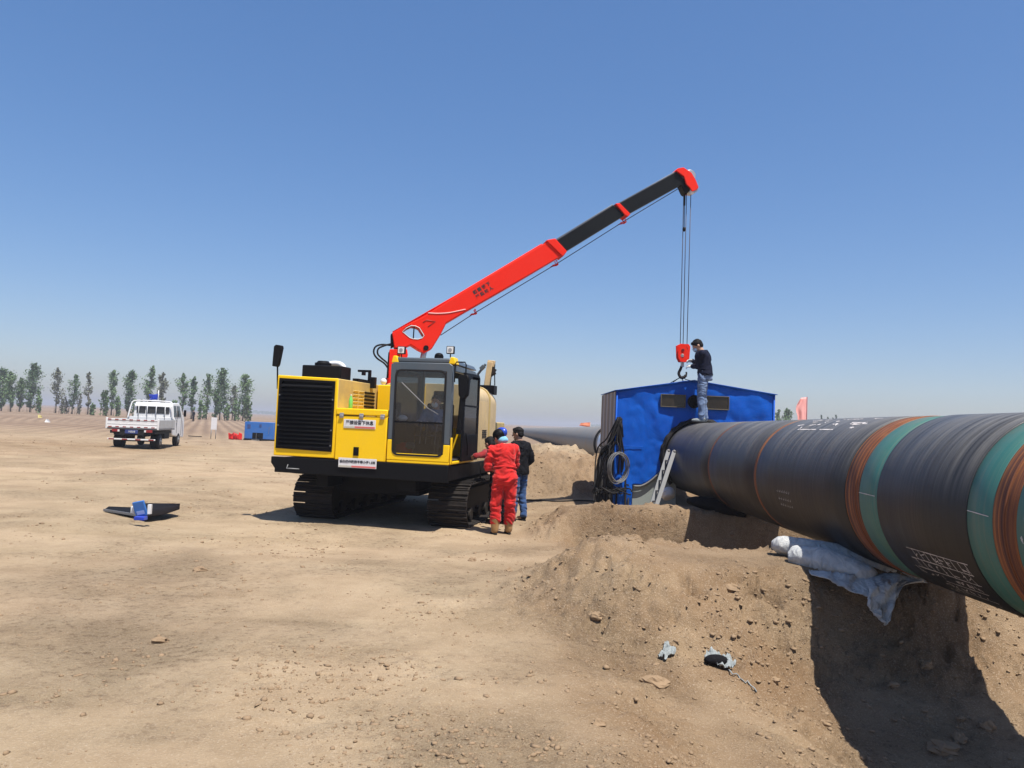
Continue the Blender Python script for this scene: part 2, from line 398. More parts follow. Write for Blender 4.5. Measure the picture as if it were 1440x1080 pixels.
def soil_material():
    m, nt, b = newmat('dry_soil'); L = nt.links.new
    geo = N(nt, 'ShaderNodeNewGeometry'); P = geo.outputs['Position']
    def noi(sc, det=8.0, ro=.6, vec=P, dist=0.0):
        n = N(nt, 'ShaderNodeTexNoise', Scale=sc, Detail=det, Roughness=ro, Distortion=dist); L(vec, n.inputs['Vector']); return n.outputs[0]
    big = noi(.22, 6.0, .6); med = noi(1.3, 8.0, .65); fine = noi(14.0, 8.0, .7); vfine = noi(75.0, 4.0, .7)
    mp = N(nt, 'ShaderNodeMapping'); mp.inputs['Rotation'].default_value = (0, 0, radians(-17)); mp.inputs['Scale'].default_value = (.12, 1.5, 1)
    L(P, mp.inputs[0]); streak = noi(.9, 5.0, .6, mp.outputs[0], .4)
    c = ramp(nt, med, [(.28, (0.242, 0.170, 0.101)), (.48, (0.344, 0.250, 0.157)), (.68, (0.403, 0.303, 0.197))]).outputs[0]
    c = mix(nt, ramp(nt, big, [(.38, (0,)*3), (.62, (.5,)*3)]).outputs[0], c, (0.309, 0.246, 0.150))
    c = mix(nt, ramp(nt, streak, [(.45, (0,)*3), (.70, (.55,)*3)]).outputs[0], c, (0.430, 0.322, 0.210))
    # freshly dug soil is browner and damper than the driven track
    at_ = N(nt, 'ShaderNodeAttribute', attribute_name='dug'); dm = N(nt, 'ShaderNodeMath', operation='MULTIPLY'); L(at_.outputs['Fac'], dm.inputs[0])
    L(ramp(nt, noi(.8, 7.0, .65), [(.40, (1,)*3), (.60, (.45,)*3)]).outputs[0], dm.inputs[1])
    c = mix(nt, dm.outputs[0], c, (0.200, 0.128, 0.071))
    pt = ramp(nt, noi(.42, 5.0, .6), [(.50, (0,)*3), (.66, (.6,)*3)]).outputs[0]
    c = mix(nt, pt, c, (0.220, 0.155, 0.095))
    # damp darker crumbs and pale grit
    pmc = ramp(nt, noi(.45, 5.0, .6), [(.44, (.15,)*3), (.60, (1,)*3)]).outputs[0]; fm = N(nt, 'ShaderNodeMath', operation='MULTIPLY'); L(pmc, fm.inputs[0]); L(ramp(nt, fine, [(.38, (.75,)*3), (.49, (0,)*3)]).outputs[0], fm.inputs[1])
    c = mix(nt, fm.outputs[0], c, (0.153, 0.101, 0.061))
    c = mix(nt, ramp(nt, vfine, [(.53, (0,)*3), (.66, (.5,)*3)]).outputs[0], c, (0.493, 0.396, 0.293))
    # far ploughed field: browner with furrow lines
    sep = N(nt, 'ShaderNodeSeparateXYZ'); L(P, sep.inputs[0])
    far = N(nt, 'ShaderNodeMapRange'); L(sep.outputs[1], far.inputs[0]); far.inputs[1].default_value = 34; far.inputs[2].default_value = 60
    mp2 = N(nt, 'ShaderNodeMapping'); mp2.inputs['Rotation'].default_value = (0, 0, radians(-21.5)); L(P, mp2.inputs[0])
    wv = N(nt, 'ShaderNodeTexWave', Scale=.29, Distortion=1.2, Detail=3.0); wv.inputs['Detail Scale'].default_value = .3; L(mp2.outputs[0], wv.inputs['Vector'])
    mp3 = N(nt, 'ShaderNodeMapping'); mp3.inputs['Scale'].default_value = (.3, 1, 1); L(P, mp3.inputs[0])
    ff = noi(.035, 6.0, .6, mp3.outputs[0])
    cf = ramp(nt, ff, [(.35, (0.224, 0.156, 0.106)), (.55, (0.277, 0.201, 0.138)), (.68, (0.340, 0.262, 0.186))]).outputs[0]
    cf = mix(nt, wv.outputs[0], mix(nt, .6, cf, (0.134, 0.092, 0.065)), cf)
    c = mix(nt, far.outputs[0], c, cf)
    L(c, b.inputs['Base Color']); b.inputs['Roughness'].default_value = .96; b.inputs['Specular IOR Level'].default_value = .12
    s1 = N(nt, 'ShaderNodeMath', operation='MULTIPLY_ADD'); L(fine, s1.inputs[0]); s1.inputs[1].default_value = 1.0; L(vfine, s1.inputs[2])
    # bump
    v = N(nt, 'ShaderNodeTexVoronoi', Scale=26.0); L(P, v.inputs['Vector'])
    pm = ramp(nt, noi(.45, 5.0, .6), [(.44, (.22,)*3), (.60, (1,)*3)]).outputs[0]
    bp1 = N(nt, 'ShaderNodeBump', Strength=1.0, Distance=.05); L(pm, bp1.inputs['Strength']); L(fine, bp1.inputs['Height'])
    bp2 = N(nt, 'ShaderNodeBump', Strength=1.0, Distance=.014); L(vfine, bp2.inputs['Height']); L(bp1.outputs[0], bp2.inputs['Normal'])
    L(bp2.outputs[0], b.inputs['Normal']); return m
SOIL = soil_material()
ground = tag(grid_mesh('ground', XX, YY, ZZ, SOIL), kind='structure')
_sl = np.abs(height(XX+.3, YY, False)-height(XX-.3, YY, False)) + np.abs(height(XX, YY+.3, False)-height(XX, YY-.3, False))
_dug = np.clip(.8*np.exp(-((YY-31)/6)**2)*sm(-11, -16, XX) + .68*sm(-.6, .8, XX+.4*perlin(XX*.8, YY*.8))*sm(24, 20, YY)*sm(12, 8, XX) + np.clip(_sl*1.1, 0, .5)*sm(30, 20, YY), 0, 1)
_at = ground.data.attributes.new('dug', 'FLOAT', 'POINT'); _at.data.foreach_set('value', _dug.astype(np.float32).ravel())

# loose clods and pebbles that nobody could count
def ico():
    t = (1+5**.5)/2
    v = np.array([(-1,t,0),(1,t,0),(-1,-t,0),(1,-t,0),(0,-1,t),(0,1,t),(0,-1,-t),(0,1,-t),(t,0,-1),(t,0,1),(-t,0,-1),(-t,0,1)])/sqrt(1+t*t)
    f = np.array([(0,11,5),(0,5,1),(0,1,7),(0,7,10),(0,10,11),(1,5,9),(5,11,4),(11,10,2),(10,7,6),(7,1,8),(3,9,4),(3,4,2),(3,2,6),(3,6,8),(3,8,9),(4,9,5),(2,4,11),(6,2,10),(8,6,7),(9,8,1)])
    return v, f
def scatter(name, n, cand_fn, seed, mat, smin, smax, pw=3.2):
    rs = np.random.RandomState(seed); X, Y = cand_fn(rs, n)
    k = len(X); S = smin + (smax-smin)*rs.rand(k)**pw
    S *= np.clip(.7+Y/30, .7, 1.8)
    Z = height(X, Y); v0, f0 = ico()
    sc = rs.uniform(.5, 1.35, (k, 1, 3)); sc[..., 2] *= .6
    V = v0[None]*sc*(1+rs.uniform(-.42, .42, (k, 12, 1)))*S[:, None, None]
    a = rs.uniform(0, 2*pi, k); ca, sa = np.cos(a)[:, None], np.sin(a)[:, None]
    x, y = V[..., 0]*ca - V[..., 1]*sa, V[..., 0]*sa + V[..., 1]*ca
    V[..., 0] = x + X[:, None]; V[..., 1] = y + Y[:, None]; V[..., 2] += (Z + S*.06)[:, None]
    F = (f0[None] + (np.arange(k)*12)[:, None, None]).reshape(-1, 3)
    me = bpy.data.meshes.new(name); me.vertices.add(k*12); me.vertices.foreach_set('co', V.astype(np.float32).ravel())
    me.loops.add(F.size); me.loops.foreach_set('vertex_index', F.ravel().astype(np.int32))
    me.polygons.add(len(F)); me.polygons.foreach_set('loop_start', (np.arange(len(F))*3).astype(np.int32))
    me.update(calc_edges=True); me.materials.append(mat)
    o = bpy.data.objects.new(name, me); COL.objects.link(o); return o
def cand(rs, n):
    Y = 2.6*np.exp(rs.rand(n*6)*math.log(42/2.6)); X = (rs.rand(n*6)*2-1)*(Y*.72+.4)
    slope = np.abs(height(X+.15, Y, False)-height(X-.15, Y, False)) + np.abs(height(X, Y+.15, False)-height(X, Y-.15, False))
    p = .05 + 1.6*sm(.05, .38, fbm(X*.45+3, Y*.6, 3)) + .9*sm(.1, .35, fbm(X*.9-4, Y*.9, 3)) + 3.2*np.clip(slope*2.2, 0, 1)
    p = np.where(slope > .08, p*1.6, p); p *= lerp(.5, 1, sm(-9, 1, X))
    keep = rs.rand(n*6) < p/p.max()*1.5
    return X[keep][:n], Y[keep][:n]
CLOD = paint('clod_soil', (.255, .178, .11), .97, .1, scale=1.5, spec=.1, vary=.3)
tag(scatter('loose_clods', 26000, cand, 11, CLOD, .004, .027, 4.5), kind='stuff')
tag(scatter('grit', 9000, cand, 12, CLOD, .003, .009, 1.5), kind='stuff')

# separate stones one can point at: pixel, size(m), flatness, label
def stone(px, py, size, flat, label, seed, rz=0):
    p = gpt(px, py)
    rs = random.Random(seed); m = MB(); m.ell((0,0,0), 1, nu=12, nv=8)
    q = [Vector(v) for v in m.v]; off = Vector((seed*3.1, seed*1.7, 0)); out = []
    for v in q:
        n1 = noise.noise(v*1.3+off)*.6 + noise.noise(v*3.1+off)*.35 + noise.noise(v*7+off)*.15
        w = v*(1+n1); out.append((w.x*size, w.y*size*.7, w.z*size*flat))
    m.v = out; m.f = [tuple(dict.fromkeys(f)) for f in m.f]
    o = m.build('stone', CLOD, None)
    o.location = (p.x, p.y, p.z + size*flat*.12); o.rotation_euler = (rs.uniform(-.2, .2), rs.uniform(-.2, .2), rz)
    return tag(o, label, 'stone', 'loose stones on the dug soil')
for i, s in enumerate([
    (921, 961, .105, .32, 'flat wedge-shaped clod with a dark undercut, below the small grey rag', .25),
    (842, 1020, .045, .6, 'rounded clod near the bottom edge, below and left of the wedge-shaped clod', .3),
    (1304, 941, .048, .8, 'round pale stone alone in the middle of the pipe shadow', 0),
    (1390, 1024, .06, .7, 'round stone low in the pipe shadow near the sunlit bank', .4),
    (1326, 1054, .13, .35, 'long flat stone lying lowest in the pipe shadow', .1),
    (1350, 1040, .07, .6, 'lumpy clod touching the long flat stone in the shadow', .9),
    (1352, 1012, .04, .6, 'small pale stone in the shadow above the round one', .6),
    (1256, 966, .05, .4, 'flat sliver of soil in the shadow left of the round pale stone', .5),
    (664, 789, .05, .7, 'single clod on the open track below the red coverall worker', .2),
    (226, 903, .06, .5, 'dark clod on the open ground under the folded steel sheet, left part of the photo', .4),
    (281, 803, .07, .5, 'clod right of and below the folded steel sheet', .8),
    (1160, 1018, .05, .5, 'small clod beside the shadow edge at the bottom of the photo', .1),
    (1090, 957, .045, .5, 'clod on the slope right of the black and grey rag', .4),
    (714, 688+115, .045, .6, 'clod at the foot of the near bank, left side', .7),
    (838, 868, .06, .6, 'clod on the left flank of the near bank', .3),
    (1030, 830, .11, .4, 'broad slab of soil breaking out of the near bank', .2),
]):
    stone(s[0], s[1], s[2], s[3], s[4], i+2, s[5])

# ------------------------------------------------------------------ pipeline
def paxis(D):
    x = 3.6367 + .01207*D; z = 1.68 - .4401 - .00634*D
    if D > 30: x -= .00034*(D-30)**2; 
    return Vector((x, D, z))
pipe = thing('steel_pipeline', 'huge black coated steel pipeline with green and rust joint bands', 'pipeline')
def pipe_mat(kind):
    m, nt, b = newmat('pipe_'+kind); L = nt.links.new
    geo = N(nt, 'ShaderNodeNewGeometry'); P = geo.outputs['Position']
    uv = N(nt, 'ShaderNodeUVMap'); mp = N(nt, 'ShaderNodeMapping'); mp.inputs['Scale'].default_value = (1.2, 7, 1); mp.inputs['Rotation'].default_value = (0, 0, radians(3))
    L(uv.outputs[0], mp.inputs[0])
    n1 = N(nt, 'ShaderNodeTexNoise', Scale=1.0, Detail=8.0, Roughness=.7); L(mp.outputs[0], n1.inputs['Vector'])
    mpb = N(nt, 'ShaderNodeMapping'); mpb.inputs['Scale'].default_value = (.35, 30, 1); mpb.inputs['Rotation'].default_value = (0, 0, radians(2)); L(uv.outputs[0], mpb.inputs[0])
    n2 = N(nt, 'ShaderNodeTexNoise', Scale=1.0, Detail=6.0, Roughness=.75); L(mpb.outputs[0], n2.inputs['Vector'])
    n3 = N(nt, 'ShaderNodeTexNoise', Scale=1.1, Detail=7.0, Roughness=.7); L(P, n3.inputs['Vector'])
    sep = N(nt, 'ShaderNodeSeparateXYZ'); L(geo.outputs['Normal'], sep.inputs[0])
    up = N(nt, 'ShaderNodeMapRange'); L(sep.outputs[2], up.inputs[0]); up.inputs[1].default_value = .05; up.inputs[2].default_value = .95
    if kind == 'black':
        base = mix(nt, n2.outputs[0], (.005, .0055, .007), (.016, .017, .019))
        d = N(nt, 'ShaderNodeMath', operation='MULTIPLY'); L(ramp(nt, n1.outputs[0], [(.44, (0,)*3), (.74, (.75,)*3)]).outputs[0], d.inputs[0]); L(up.outputs[0], d.inputs[1])
        base = mix(nt, d.outputs[0], base, (.21, .185, .14))
        d2 = N(nt, 'ShaderNodeMath', operation='MULTIPLY'); L(ramp(nt, n2.outputs[0], [(.40, (.12,)*3), (.66, (.75,)*3)]).outputs[0], d2.inputs[0]); L(up.outputs[0], d2.inputs[1])
        base = mix(nt, d2.outputs[0], base, (.23, .225, .22))
        # settled dust film low on the flanks
        base = mix(nt, ramp(nt, n3.outputs[0], [(.45, (0,)*3), (.75, (.35,)*3)]).outputs[0], base, (.026, .022, .017))
        L(base, b.inputs['Base Color']); b.inputs['Roughness'].default_value = .36
        rr = N(nt, 'ShaderNodeMapRange'); L(n1.outputs[0], rr.inputs[0]); rr.inputs[3].default_value = .34; rr.inputs[4].default_value = .64; L(rr.outputs[0], b.inputs['Roughness'])
        h = N(nt, 'ShaderNodeMath', operation='ADD'); L(n2.outputs[0], h.inputs[0]); L(n1.outputs[0], h.inputs[1])
        bp = N(nt, 'ShaderNodeBump', Strength=.35, Distance=.008); L(h.outputs[0], bp.inputs['Height']); L(bp.outputs[0], b.inputs['Normal'])
    elif kind == 'green':
        base = mix(nt, n1.outputs[0], (.014, .105, .092), (.055, .20, .165))
        base = mix(nt, ramp(nt, n2.outputs[0], [(.48, (0,)*3), (.66, (.6,)*3)]).outputs[0], base, (.15, .19, .14))
        base = mix(nt, ramp(nt, n3.outputs[0], [(.45, (0,)*3), (.68, (.45,)*3)]).outputs[0], base, (.18, .15, .09))
        L(base, b.inputs['Base Color']); b.inputs['Roughness'].default_value = .5
    else:
        base = ramp(nt, n2.outputs[0], [(.36, (.035, .012, .010)), (.47, (.11, .033, .016)), (.55, (.26, .085, .022)), (.66, (.45, .17, .045))]).outputs[0]
        base = mix(nt, ramp(nt, n3.outputs[0], [(.5, (0,)*3), (.75, (.5,)*3)]).outputs[0], base, (.42, .19, .07))
        L(base, b.inputs['Base Color']); b.inputs['Roughness'].default_value = .8
        bp = N(nt, 'ShaderNodeBump', Strength=.4, Distance=.004); L(n2.outputs[0], bp.inputs['Height']); L(bp.outputs[0], b.inputs['Normal'])
    return m
PM = {k: pipe_mat(k) for k in ('black', 'green', 'rust')}
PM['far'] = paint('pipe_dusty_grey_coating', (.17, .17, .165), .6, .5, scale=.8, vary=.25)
def pipe_part(name, d0, d1, r, kind, label=None, step=.5, n=128, edge=.006):
    Ds = list(np.linspace(d0, d1, max(2, int((d1-d0)/step)+1)))
    prof = [(d0, r-.02), (d0, r-edge), (d0+edge, r)] + [(d, r) for d in Ds[1:-1]] + [(d1-edge, r), (d1, r-edge), (d1, r-.02)]
    vs_ = []; uvs = []
    for d, rr in prof:
        c = paxis(d)
        for k in range(n+1):
            a = 2*pi*k/n; vs_.append((c.x + cos(a)*rr, c.y, c.z - sin(a)*rr)); uvs.append((a/(2*pi)*4.4, d))
    fs = []
    for i in range(len(prof)-1):
        for k in range(n):
            a = i*(n+1)+k; fs.append((a, a+n+1, a+n+2, a+1))
    me = bpy.data.meshes.new(name); me.from_pydata(vs_, [], fs); me.materials.append(PM[kind])
    ul = me.uv_layers.new(name='UVMap')
    for l in me.loops: ul.data[l.index].uv = uvs[l.vertex_index]
    me.polygons.foreach_set('use_smooth', [True]*len(fs)); me.update(); me.set_sharp_from_angle(angle=radians(50))
    o = bpy.data.objects.new(name, me); COL.objects.link(o); o.parent = pipe
    if label: o['label'] = label
    return o
R0 = .711; RB = .703
pipe_part('coated_length', -6, 3.4, R0, 'black')
pipe_part('primer_band', 3.4, 3.75, RB, 'green')
pipe_part('rust_band', 3.75, 4.0, RB-.001, 'rust')
pipe_part('primer_band', 4.0, 4.55, RB, 'green', 'teal primed band with drips nearest the frame edge')
pipe_part('rust_band', 4.55, 4.78, RB-.001, 'rust', 'bright orange rust band nearest the camera')
pipe_part('primer_band', 4.78, 5.05, RB, 'green')
pipe_part('coated_length', 5.05, 6.30, R0, 'black', 'short black length with chalked table low on its side')
pipe_part('primer_band', 6.30, 6.64, RB, 'green', 'teal primed band above the sandbags')
pipe_part('rust_band', 6.64, 6.93, RB-.001, 'rust', 'dark rust band above the sandbags')
pipe_part('coated_length', 6.93, 9.50, R0, 'black')
pipe_part('rust_band', 9.50, 9.60, R0-.003, 'rust', edge=.002)
pipe_part('coated_length', 9.60, 11.85, R0, 'black')
pipe_part('rust_band', 11.85, 11.94, R0-.003, 'rust', edge=.002)
pipe_part('coated_length', 11.94, 18.2, R0, 'black')
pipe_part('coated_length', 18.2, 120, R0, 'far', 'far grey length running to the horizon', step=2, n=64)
for dd in (3.875, 4.66, 6.72):
    m = MB(); c = paxis(dd); ring = [(c.x-cos(2*pi*k/96)*RB, c.y, c.z+sin(2*pi*k/96)*RB) for k in range(96)]
    m.tube(ring, .007, 6, closed=True); m.build('weld_bead', PM['rust'], pipe, smooth=1)
# chalk writing on the pipe: angle a measured from the -x side upwards
def on_pipe(d, a, r=R0+.0015):
    c = paxis(d); return Vector((c.x - cos(a)*r, d, c.z + sin(a)*r))
CH = paint('white_chalk', (.62, .58, .56), .9, .35, scale=30, vary=.3)
def chalk(name, strokes, w=.006, label=None):
    m = MB(); rs = random.Random(4)
    for s in strokes:
        for (d0, a0), (d1, a1) in zip(s[:-1], s[1:]):
            k = max(2, int(max(abs(d1-d0)/.05, abs(a1-a0)/.08)))
            ps = [(d0+(d1-d0)*i/k, a0+(a1-a0)*i/k) for i in range(k+1)]
            L_ = []; dv = Vector((d1-d0, (a1-a0)*R0)).normalized()
            for i, (d, a) in enumerate(ps):
                ww = w*(.55+.7*rs.random()); pd, pa = -dv.y*ww/2, dv.x*ww/2/R0
                L_ += [on_pipe(d+pd, a+pa), on_pipe(d-pd, a-pa)]
            m.add(L_, [(2*i, 2*i+1, 2*i+3, 2*i+2) for i in range(k)])
    o = m.build(name, CH, pipe, fix=False); o['kind'] = 'stuff'
    if label: o['label'] = label
    return o
rs = random.Random(9)
st = []
for a in (-.50, -.62, -.74): st.append([(5.98, a), (5.16, a+.01)])
for d in np.linspace(5.9, 5.2, 9):
    st.append([(d, -.50), (d-.03, -.62)])
    if rs.random() < .8: st.append([(d+.03, -.62), (d+.0, -.74)])
for i in range(46):        # loose handwriting in the table cells
    d = rs.uniform(5.2, 5.85); a = rs.choice([-.56, -.68, -.80, -.92, -1.04]); s = []
    for k in range(3): s.append((d+rs.uniform(-.035, .035), a+rs.uniform(-.03, .03)))
    st.append(s)
for a in (-.86, -.98): st.append([(5.7, a), (5.18, a+.01)])
st.append([(6.03, -.74), (5.98, -.80), (5.93, -.82)])
chalk('chalk_table', st, .0062, 'white hand-drawn chalk table with rows of small writing')
st = []
for i in range(26):
    d = rs.uniform(7.3, 9.0); a = rs.choice([.98, 1.08, 1.2, 1.3]); L_ = rs.uniform(.03, .16)
    st.append([(d, a), (d+L_, a+rs.uniform(-.03, .03)), (d+L_*rs.random(), a+rs.uniform(-.06, .06))])
st += [[(7.9, .93), (8.25, .93)], [(8.35, .93), (8.9, .93)], [(7.4, 1.12), (7.75, 1.14)]]
chalk('chalk_writing', st, .013, 'smeared white chalk writing along the pipe crown')
st = []
for a in (-.18, -.30, -.40):
    for k in range(6): d = 8.75-k*.07; st.append([(d, a), (d-.03, a-.02), (d-.045, a+.02)])
chalk('stencil_text', st, .006)
chalk('chalk_line', [[(6.62, .03), (6.33, .02)]], .008); chalk('chalk_line', [[(5.03, .05), (4.8, .03)]], .008)
chalk('chalk_drips', [[(d, a), (d-.01, a-.03)] for d, a in [(rs.uniform(4.1, 4.5), rs.uniform(-.6, .1)) for _ in range(50)]], .008)

# ------------------------------------------------------------------ welding tent
def tarp_mat():
    m, nt, b = newmat('blue_tarpaulin'); L = nt.links.new
    tc = N(nt, 'ShaderNodeTexCoord'); n1 = N(nt, 'ShaderNodeTexNoise', Scale=1.6, Detail=4.0, Distortion=1.0); L(tc.outputs['Object'], n1.inputs['Vector'])
    n2 = N(nt, 'ShaderNodeTexNoise', Scale=14.0, Detail=6.0, Roughness=.7); L(tc.outputs['Object'], n2.inputs['Vector'])
    c = mix(nt, n1.outputs[0], (.001, .052, .34), (.002, .105, .50))
    c = mix(nt, ramp(nt, n2.outputs[0], [(.58, (0,)*3), (.8, (.5,)*3)]).outputs[0], c, (.01, .15, .55))
    L(c, b.inputs['Base Color']); b.inputs['Roughness'].default_value = .55; b.inputs['Specular IOR Level'].default_value = .18
    bp = N(nt, 'ShaderNodeBump', Strength=.35, Distance=.05); L(n1.outputs[0], bp.inputs['Height']); L(bp.outputs[0], b.inputs['Normal'])
    return m
TARP = tarp_mat()
TD = 15.5
tent = thing('welding_tent', 'blue tarpaulin welding tent with pitched roof straddling the pipeline', 'tent')
xl = at(866, 600, TD).x; xr = at(1088, 575, TD).x; zl = at(866, 549.5, TD).z; zr = at(1088, 555.5, TD).z
pk = at(975, 535.5, TD); xp, zp = pk.x, pk.z; xn = at(889, 690, TD).x; zn = at(889, 682, TD).z
pc = paxis(TD); HR = .78
def inside_front(x, z):
    top = zl + (zp-zl)*(x-xl)/(xp-xl) if x < xp else zp + (zr-zp)*(x-xp)/(xr-xp)
    if z > top: return False
    if (x-pc.x)**2 + (z-pc.z)**2 < HR*HR: return False
    if x > xn and x < pc.x + HR+.05:
        # scooped lower edge left of the pipe
        edge = zn + .0*(x-xn) + .55*max(0, (x-xn-.12))**1.6*2.2
        if z < edge and z < pc.z: return False
    return True
WIN = []
for (a, b_, c, d) in ((929.5, 555, 962, 572.5), (992, 557.5, 1023, 576)):
    p = at(a, b_, TD); q = at(c, d, TD); WIN.append((p.x, q.z, q.x, p.z))
def in_win(x, z): return any(w[0] < x < w[2] and w[1] < z < w[3] for w in WIN)
def wr(x, z):
    p = Vector((x*1.3, z*1.1, 4.2)); r = noise.noise(p)*.055 + noise.noise(Vector((x*2.2+z*1.6, z*.9-x*.4, 1)))*.035
    r += .012*noise.noise(Vector((x*7, z*5, 2)))
    dd = abs(sqrt((x-pc.x)**2+(z-pc.z)**2)-HR); r += .010*sin(atan2(z-pc.z, x-pc.x)*16)*math.exp(-dd*6)
    e = min(1, max(0, (x-xl)/.15))*min(1, max(0, (xr-x)/.15)); return r*e
m = MB(); st_ = .028; nx = int((xr-xl)/st_)+1; nz = int((zp+.12)/st_)+1; idx = {}
def vid(i, k):
    if (i, k) not in idx:
        x = min(xr, xl+i*st_); z = -.1+k*st_
        top = zl + (zp-zl)*(x-xl)/(xp-xl) if x < xp else zp + (zr-zp)*(x-xp)/(xr-xp)
        z = min(z, top); idx[(i, k)] = len(m.v); m.v.append((x, TD - abs(wr(x, z)), z))
    return idx[(i, k)]
for i in range(nx):
    for k in range(nz):
        x = xl+(i+.5)*st_; z = -.1+(k+.5)*st_
        if x < xr and inside_front(x, z) and not in_win(x, z):
            m.f.append((vid(i, k), vid(i+1, k), vid(i+1, k+1), vid(i, k+1))); m.m.append(0)
fr = m.build('front_canvas', TARP, tent, smooth=1); sol = fr.modifiers.new('thick', 'SOLIDIFY'); sol.thickness = .006
TB = TD + 2.4
m = MB()
def quadgrid(m, a, b, c, d, nu, nv, amp=.0, seed=0, mi=0):
    a, b, c, d = map(Vector, (a, b, c, d)); nrm = (b-a).cross(d-a).normalized(); base = len(m.v)
    for j in range(nv+1):
        for i in range(nu+1):
            u, v = i/nu, j/nv; p = (a*(1-u)+b*u)*(1-v) + (d*(1-u)+c*u)*v
            e = min(1, 6*min(u, 1-u, v, 1-v)); p = p + nrm*amp*e*noise.noise(p*1.7+Vector((seed, 0, 0)))
            m.v.append(tuple(p))
    for j in range(nv):
        for i in range(nu):
            q = base+j*(nu+1)+i; m.f.append((q, q+1, q+nu+2, q+nu+1)); m.m.append(mi)
ov = .05
quadgrid(m, (xl-ov, TD-.07, zl+.012), (xp, TD-.07, zp+.015), (xp, TB, zp+.02), (xl-ov, TB, zl+.012), 20, 20, .05, 3)
quadgrid(m, (xp, TD-.07, zp+.015), (xr+ov, TD-.07, zr+.012), (xr+ov, TB, zr+.012), (xp, TB, zp+.02), 20, 20, .05, 6)
r_ = m.build('roof_canvas', TARP, tent, smooth=1); sol = r_.modifiers.new('thick', 'SOLIDIFY'); sol.thickness = .012
m = MB()
quadgrid(m, (xr, TD, -.1), (xr, TB, -.1), (xr, TB, zr), (xr, TD, zr), 16, 16, .06, 9)
o = m.build('side_canvas', TARP, tent, smooth=1); sol = o.modifiers.new('thick', 'SOLIDIFY'); sol.thickness = .006
m = MB()
m.prism([(xl, -.1), (xl, zl), (xp, zp), (xr, zr), (xr, -.1), (pc.x+.9, -.1)] + [(pc.x+.9*cos(t)*.9, pc.z+.9*sin(t)*.9) for t in np.linspace(0, pi, 16)] + [(pc.x-.9, -.1)], lambda a, b, t: (a, t, b), TB, TB+.01)
m.build('rear_canvas', TARP, tent)
# steel frame, edge hems, cuff round the pipe
m = MB()
for x, z in ((xl+.02, zl), (xr-.02, zr)):
    for y in (TD+.04, TB-.04): m.beam((x, y, -.12), (x, y, z-.03), .05, .05)
for y in (TD+.04, TB-.04):
    m.beam((xl, y, zl-.03), (xp, y, zp-.04), .05, .05); m.beam((xp, y, zp-.04), (xr, y, zr-.03), .05, .05)
for x, z in ((xl+.02, zl-.05), (xp, zp-.06), (xr-.02, zr-.05)): m.beam((x, TD, z), (x, TB, z), .05, .05)
m.beam((xl, TD+.05, 1.25), (xl, TB, 1.25), .05, .05)
m.build('frame', M['black'], tent)
m = MB(); m.tube([(pc.x+cos(t)*(HR-.01), TD-.03+.01*sin(t*9), pc.z+sin(t)*(HR-.01)) for t in np.linspace(-.4, pi+.75, 60)], [.045+.012*sin(i*1.7) for i in range(60)], 8)
for k, rr in enumerate((.735, .76)):
    m.tube([(pc.x+cos(t)*rr, TD-.07-.05*k+.01*sin(t*13+k), pc.z+sin(t)*rr) for t in np.linspace(-.4, pi+.6, 60)], .028, 8)
m.build('pipe_cuff', M['rubber'], tent, smooth=1)
hem = []
for i in range(16):
    x = xn+.02 + (pc.x-HR-.02-xn)*i/15*.98; hem.append((x, TD-.03, zn + .55*max(0, (x-xn-.12))**1.6*2.2 - .02))
m = MB(); m.tube(hem, .022, 6); m.build('hem', M['cablegrey'], tent, smooth=1)
m = MB()
for a, b_ in (((xl, TD-.03, zl), (xp, TD-.03, zp)), ((xp, TD-.03, zp), (xr, TD-.03, zr)), ((xl-.0, TD-.02, -.1), (xl, TD-.02, zl)), ((xr, TD-.02, -.1), (xr, TD-.02, zr))):
    m.tube([a, b_], .018, 6)
m.tube([(xl+.02, TD-.035, 1.33), (xl+.55, TD-.04, 1.335)], .006, 5)
m.build('edge_hem', TARP, tent, smooth=1)
m = MB(); m.box((xn+.01, TD+.03, -.1), (pc.x-.45, TD+.05, zn+.30)); m.build('lower_panel', paint('pale_panel', (.26, .29, .27), .6, .2), tent)
for i, w in enumerate(WIN):
    m = MB(); x0, z0, x1, z1 = w; t = .013
    for a, b_ in (((x0-t, z0-t), (x1+t, z0)), ((x0-t, z1), (x1+t, z1+t)), ((x0-t, z0), (x0, z1)), ((x1, z0), (x1+t, z1))):
        m.box((a[0], TD-.075, a[1]), (b_[0], TD-.03, b_[1]))
    wf = m.build('window_frame', paint('window_trim', (.10, .085, .05), .6, .2), tent, bevel=.003)
    m = MB(); m.box((x0, TD-.052, z0), (x1, TD-.046, z1)); m.build('window_pane', glassmat('tent_window_film', (.16, .14, .13), .16), wf)
# equipment glimpsed behind the window film
m = MB(); x0, z0, x1, z1 = WIN[0]
rs = random.Random(2)
for i in range(7):
    m.box((x0+.22+.05*i, TD+.1, z0+.03+rs.random()*.03), (x0+.24+.05*i, TD+.16, z0+.08+rs.random()*.1))
m.build('gauge_cluster', M['beige'], tent)
p = at(975, 565, TD-.1); m = MB()
m.cyl((p.x, TD-.09, p.z), (p.x, TD-.16, p.z), .12, 20); m.tube([(p.x+.11*cos(t), TD-.17, p.z+.12*sin(t)) for t in np.linspace(0, 2*pi, 24)[:-1]], .018, 6, closed=True)
for t in range(5): m.beam((p.x, TD-.17, p.z), (p.x+.11*cos(t*1.256), TD-.17, p.z+.11*sin(t*1.256)), .03, .012, up=(0, 1, 0))
m.build('vent_fan', M['black'], tent, smooth='auto')
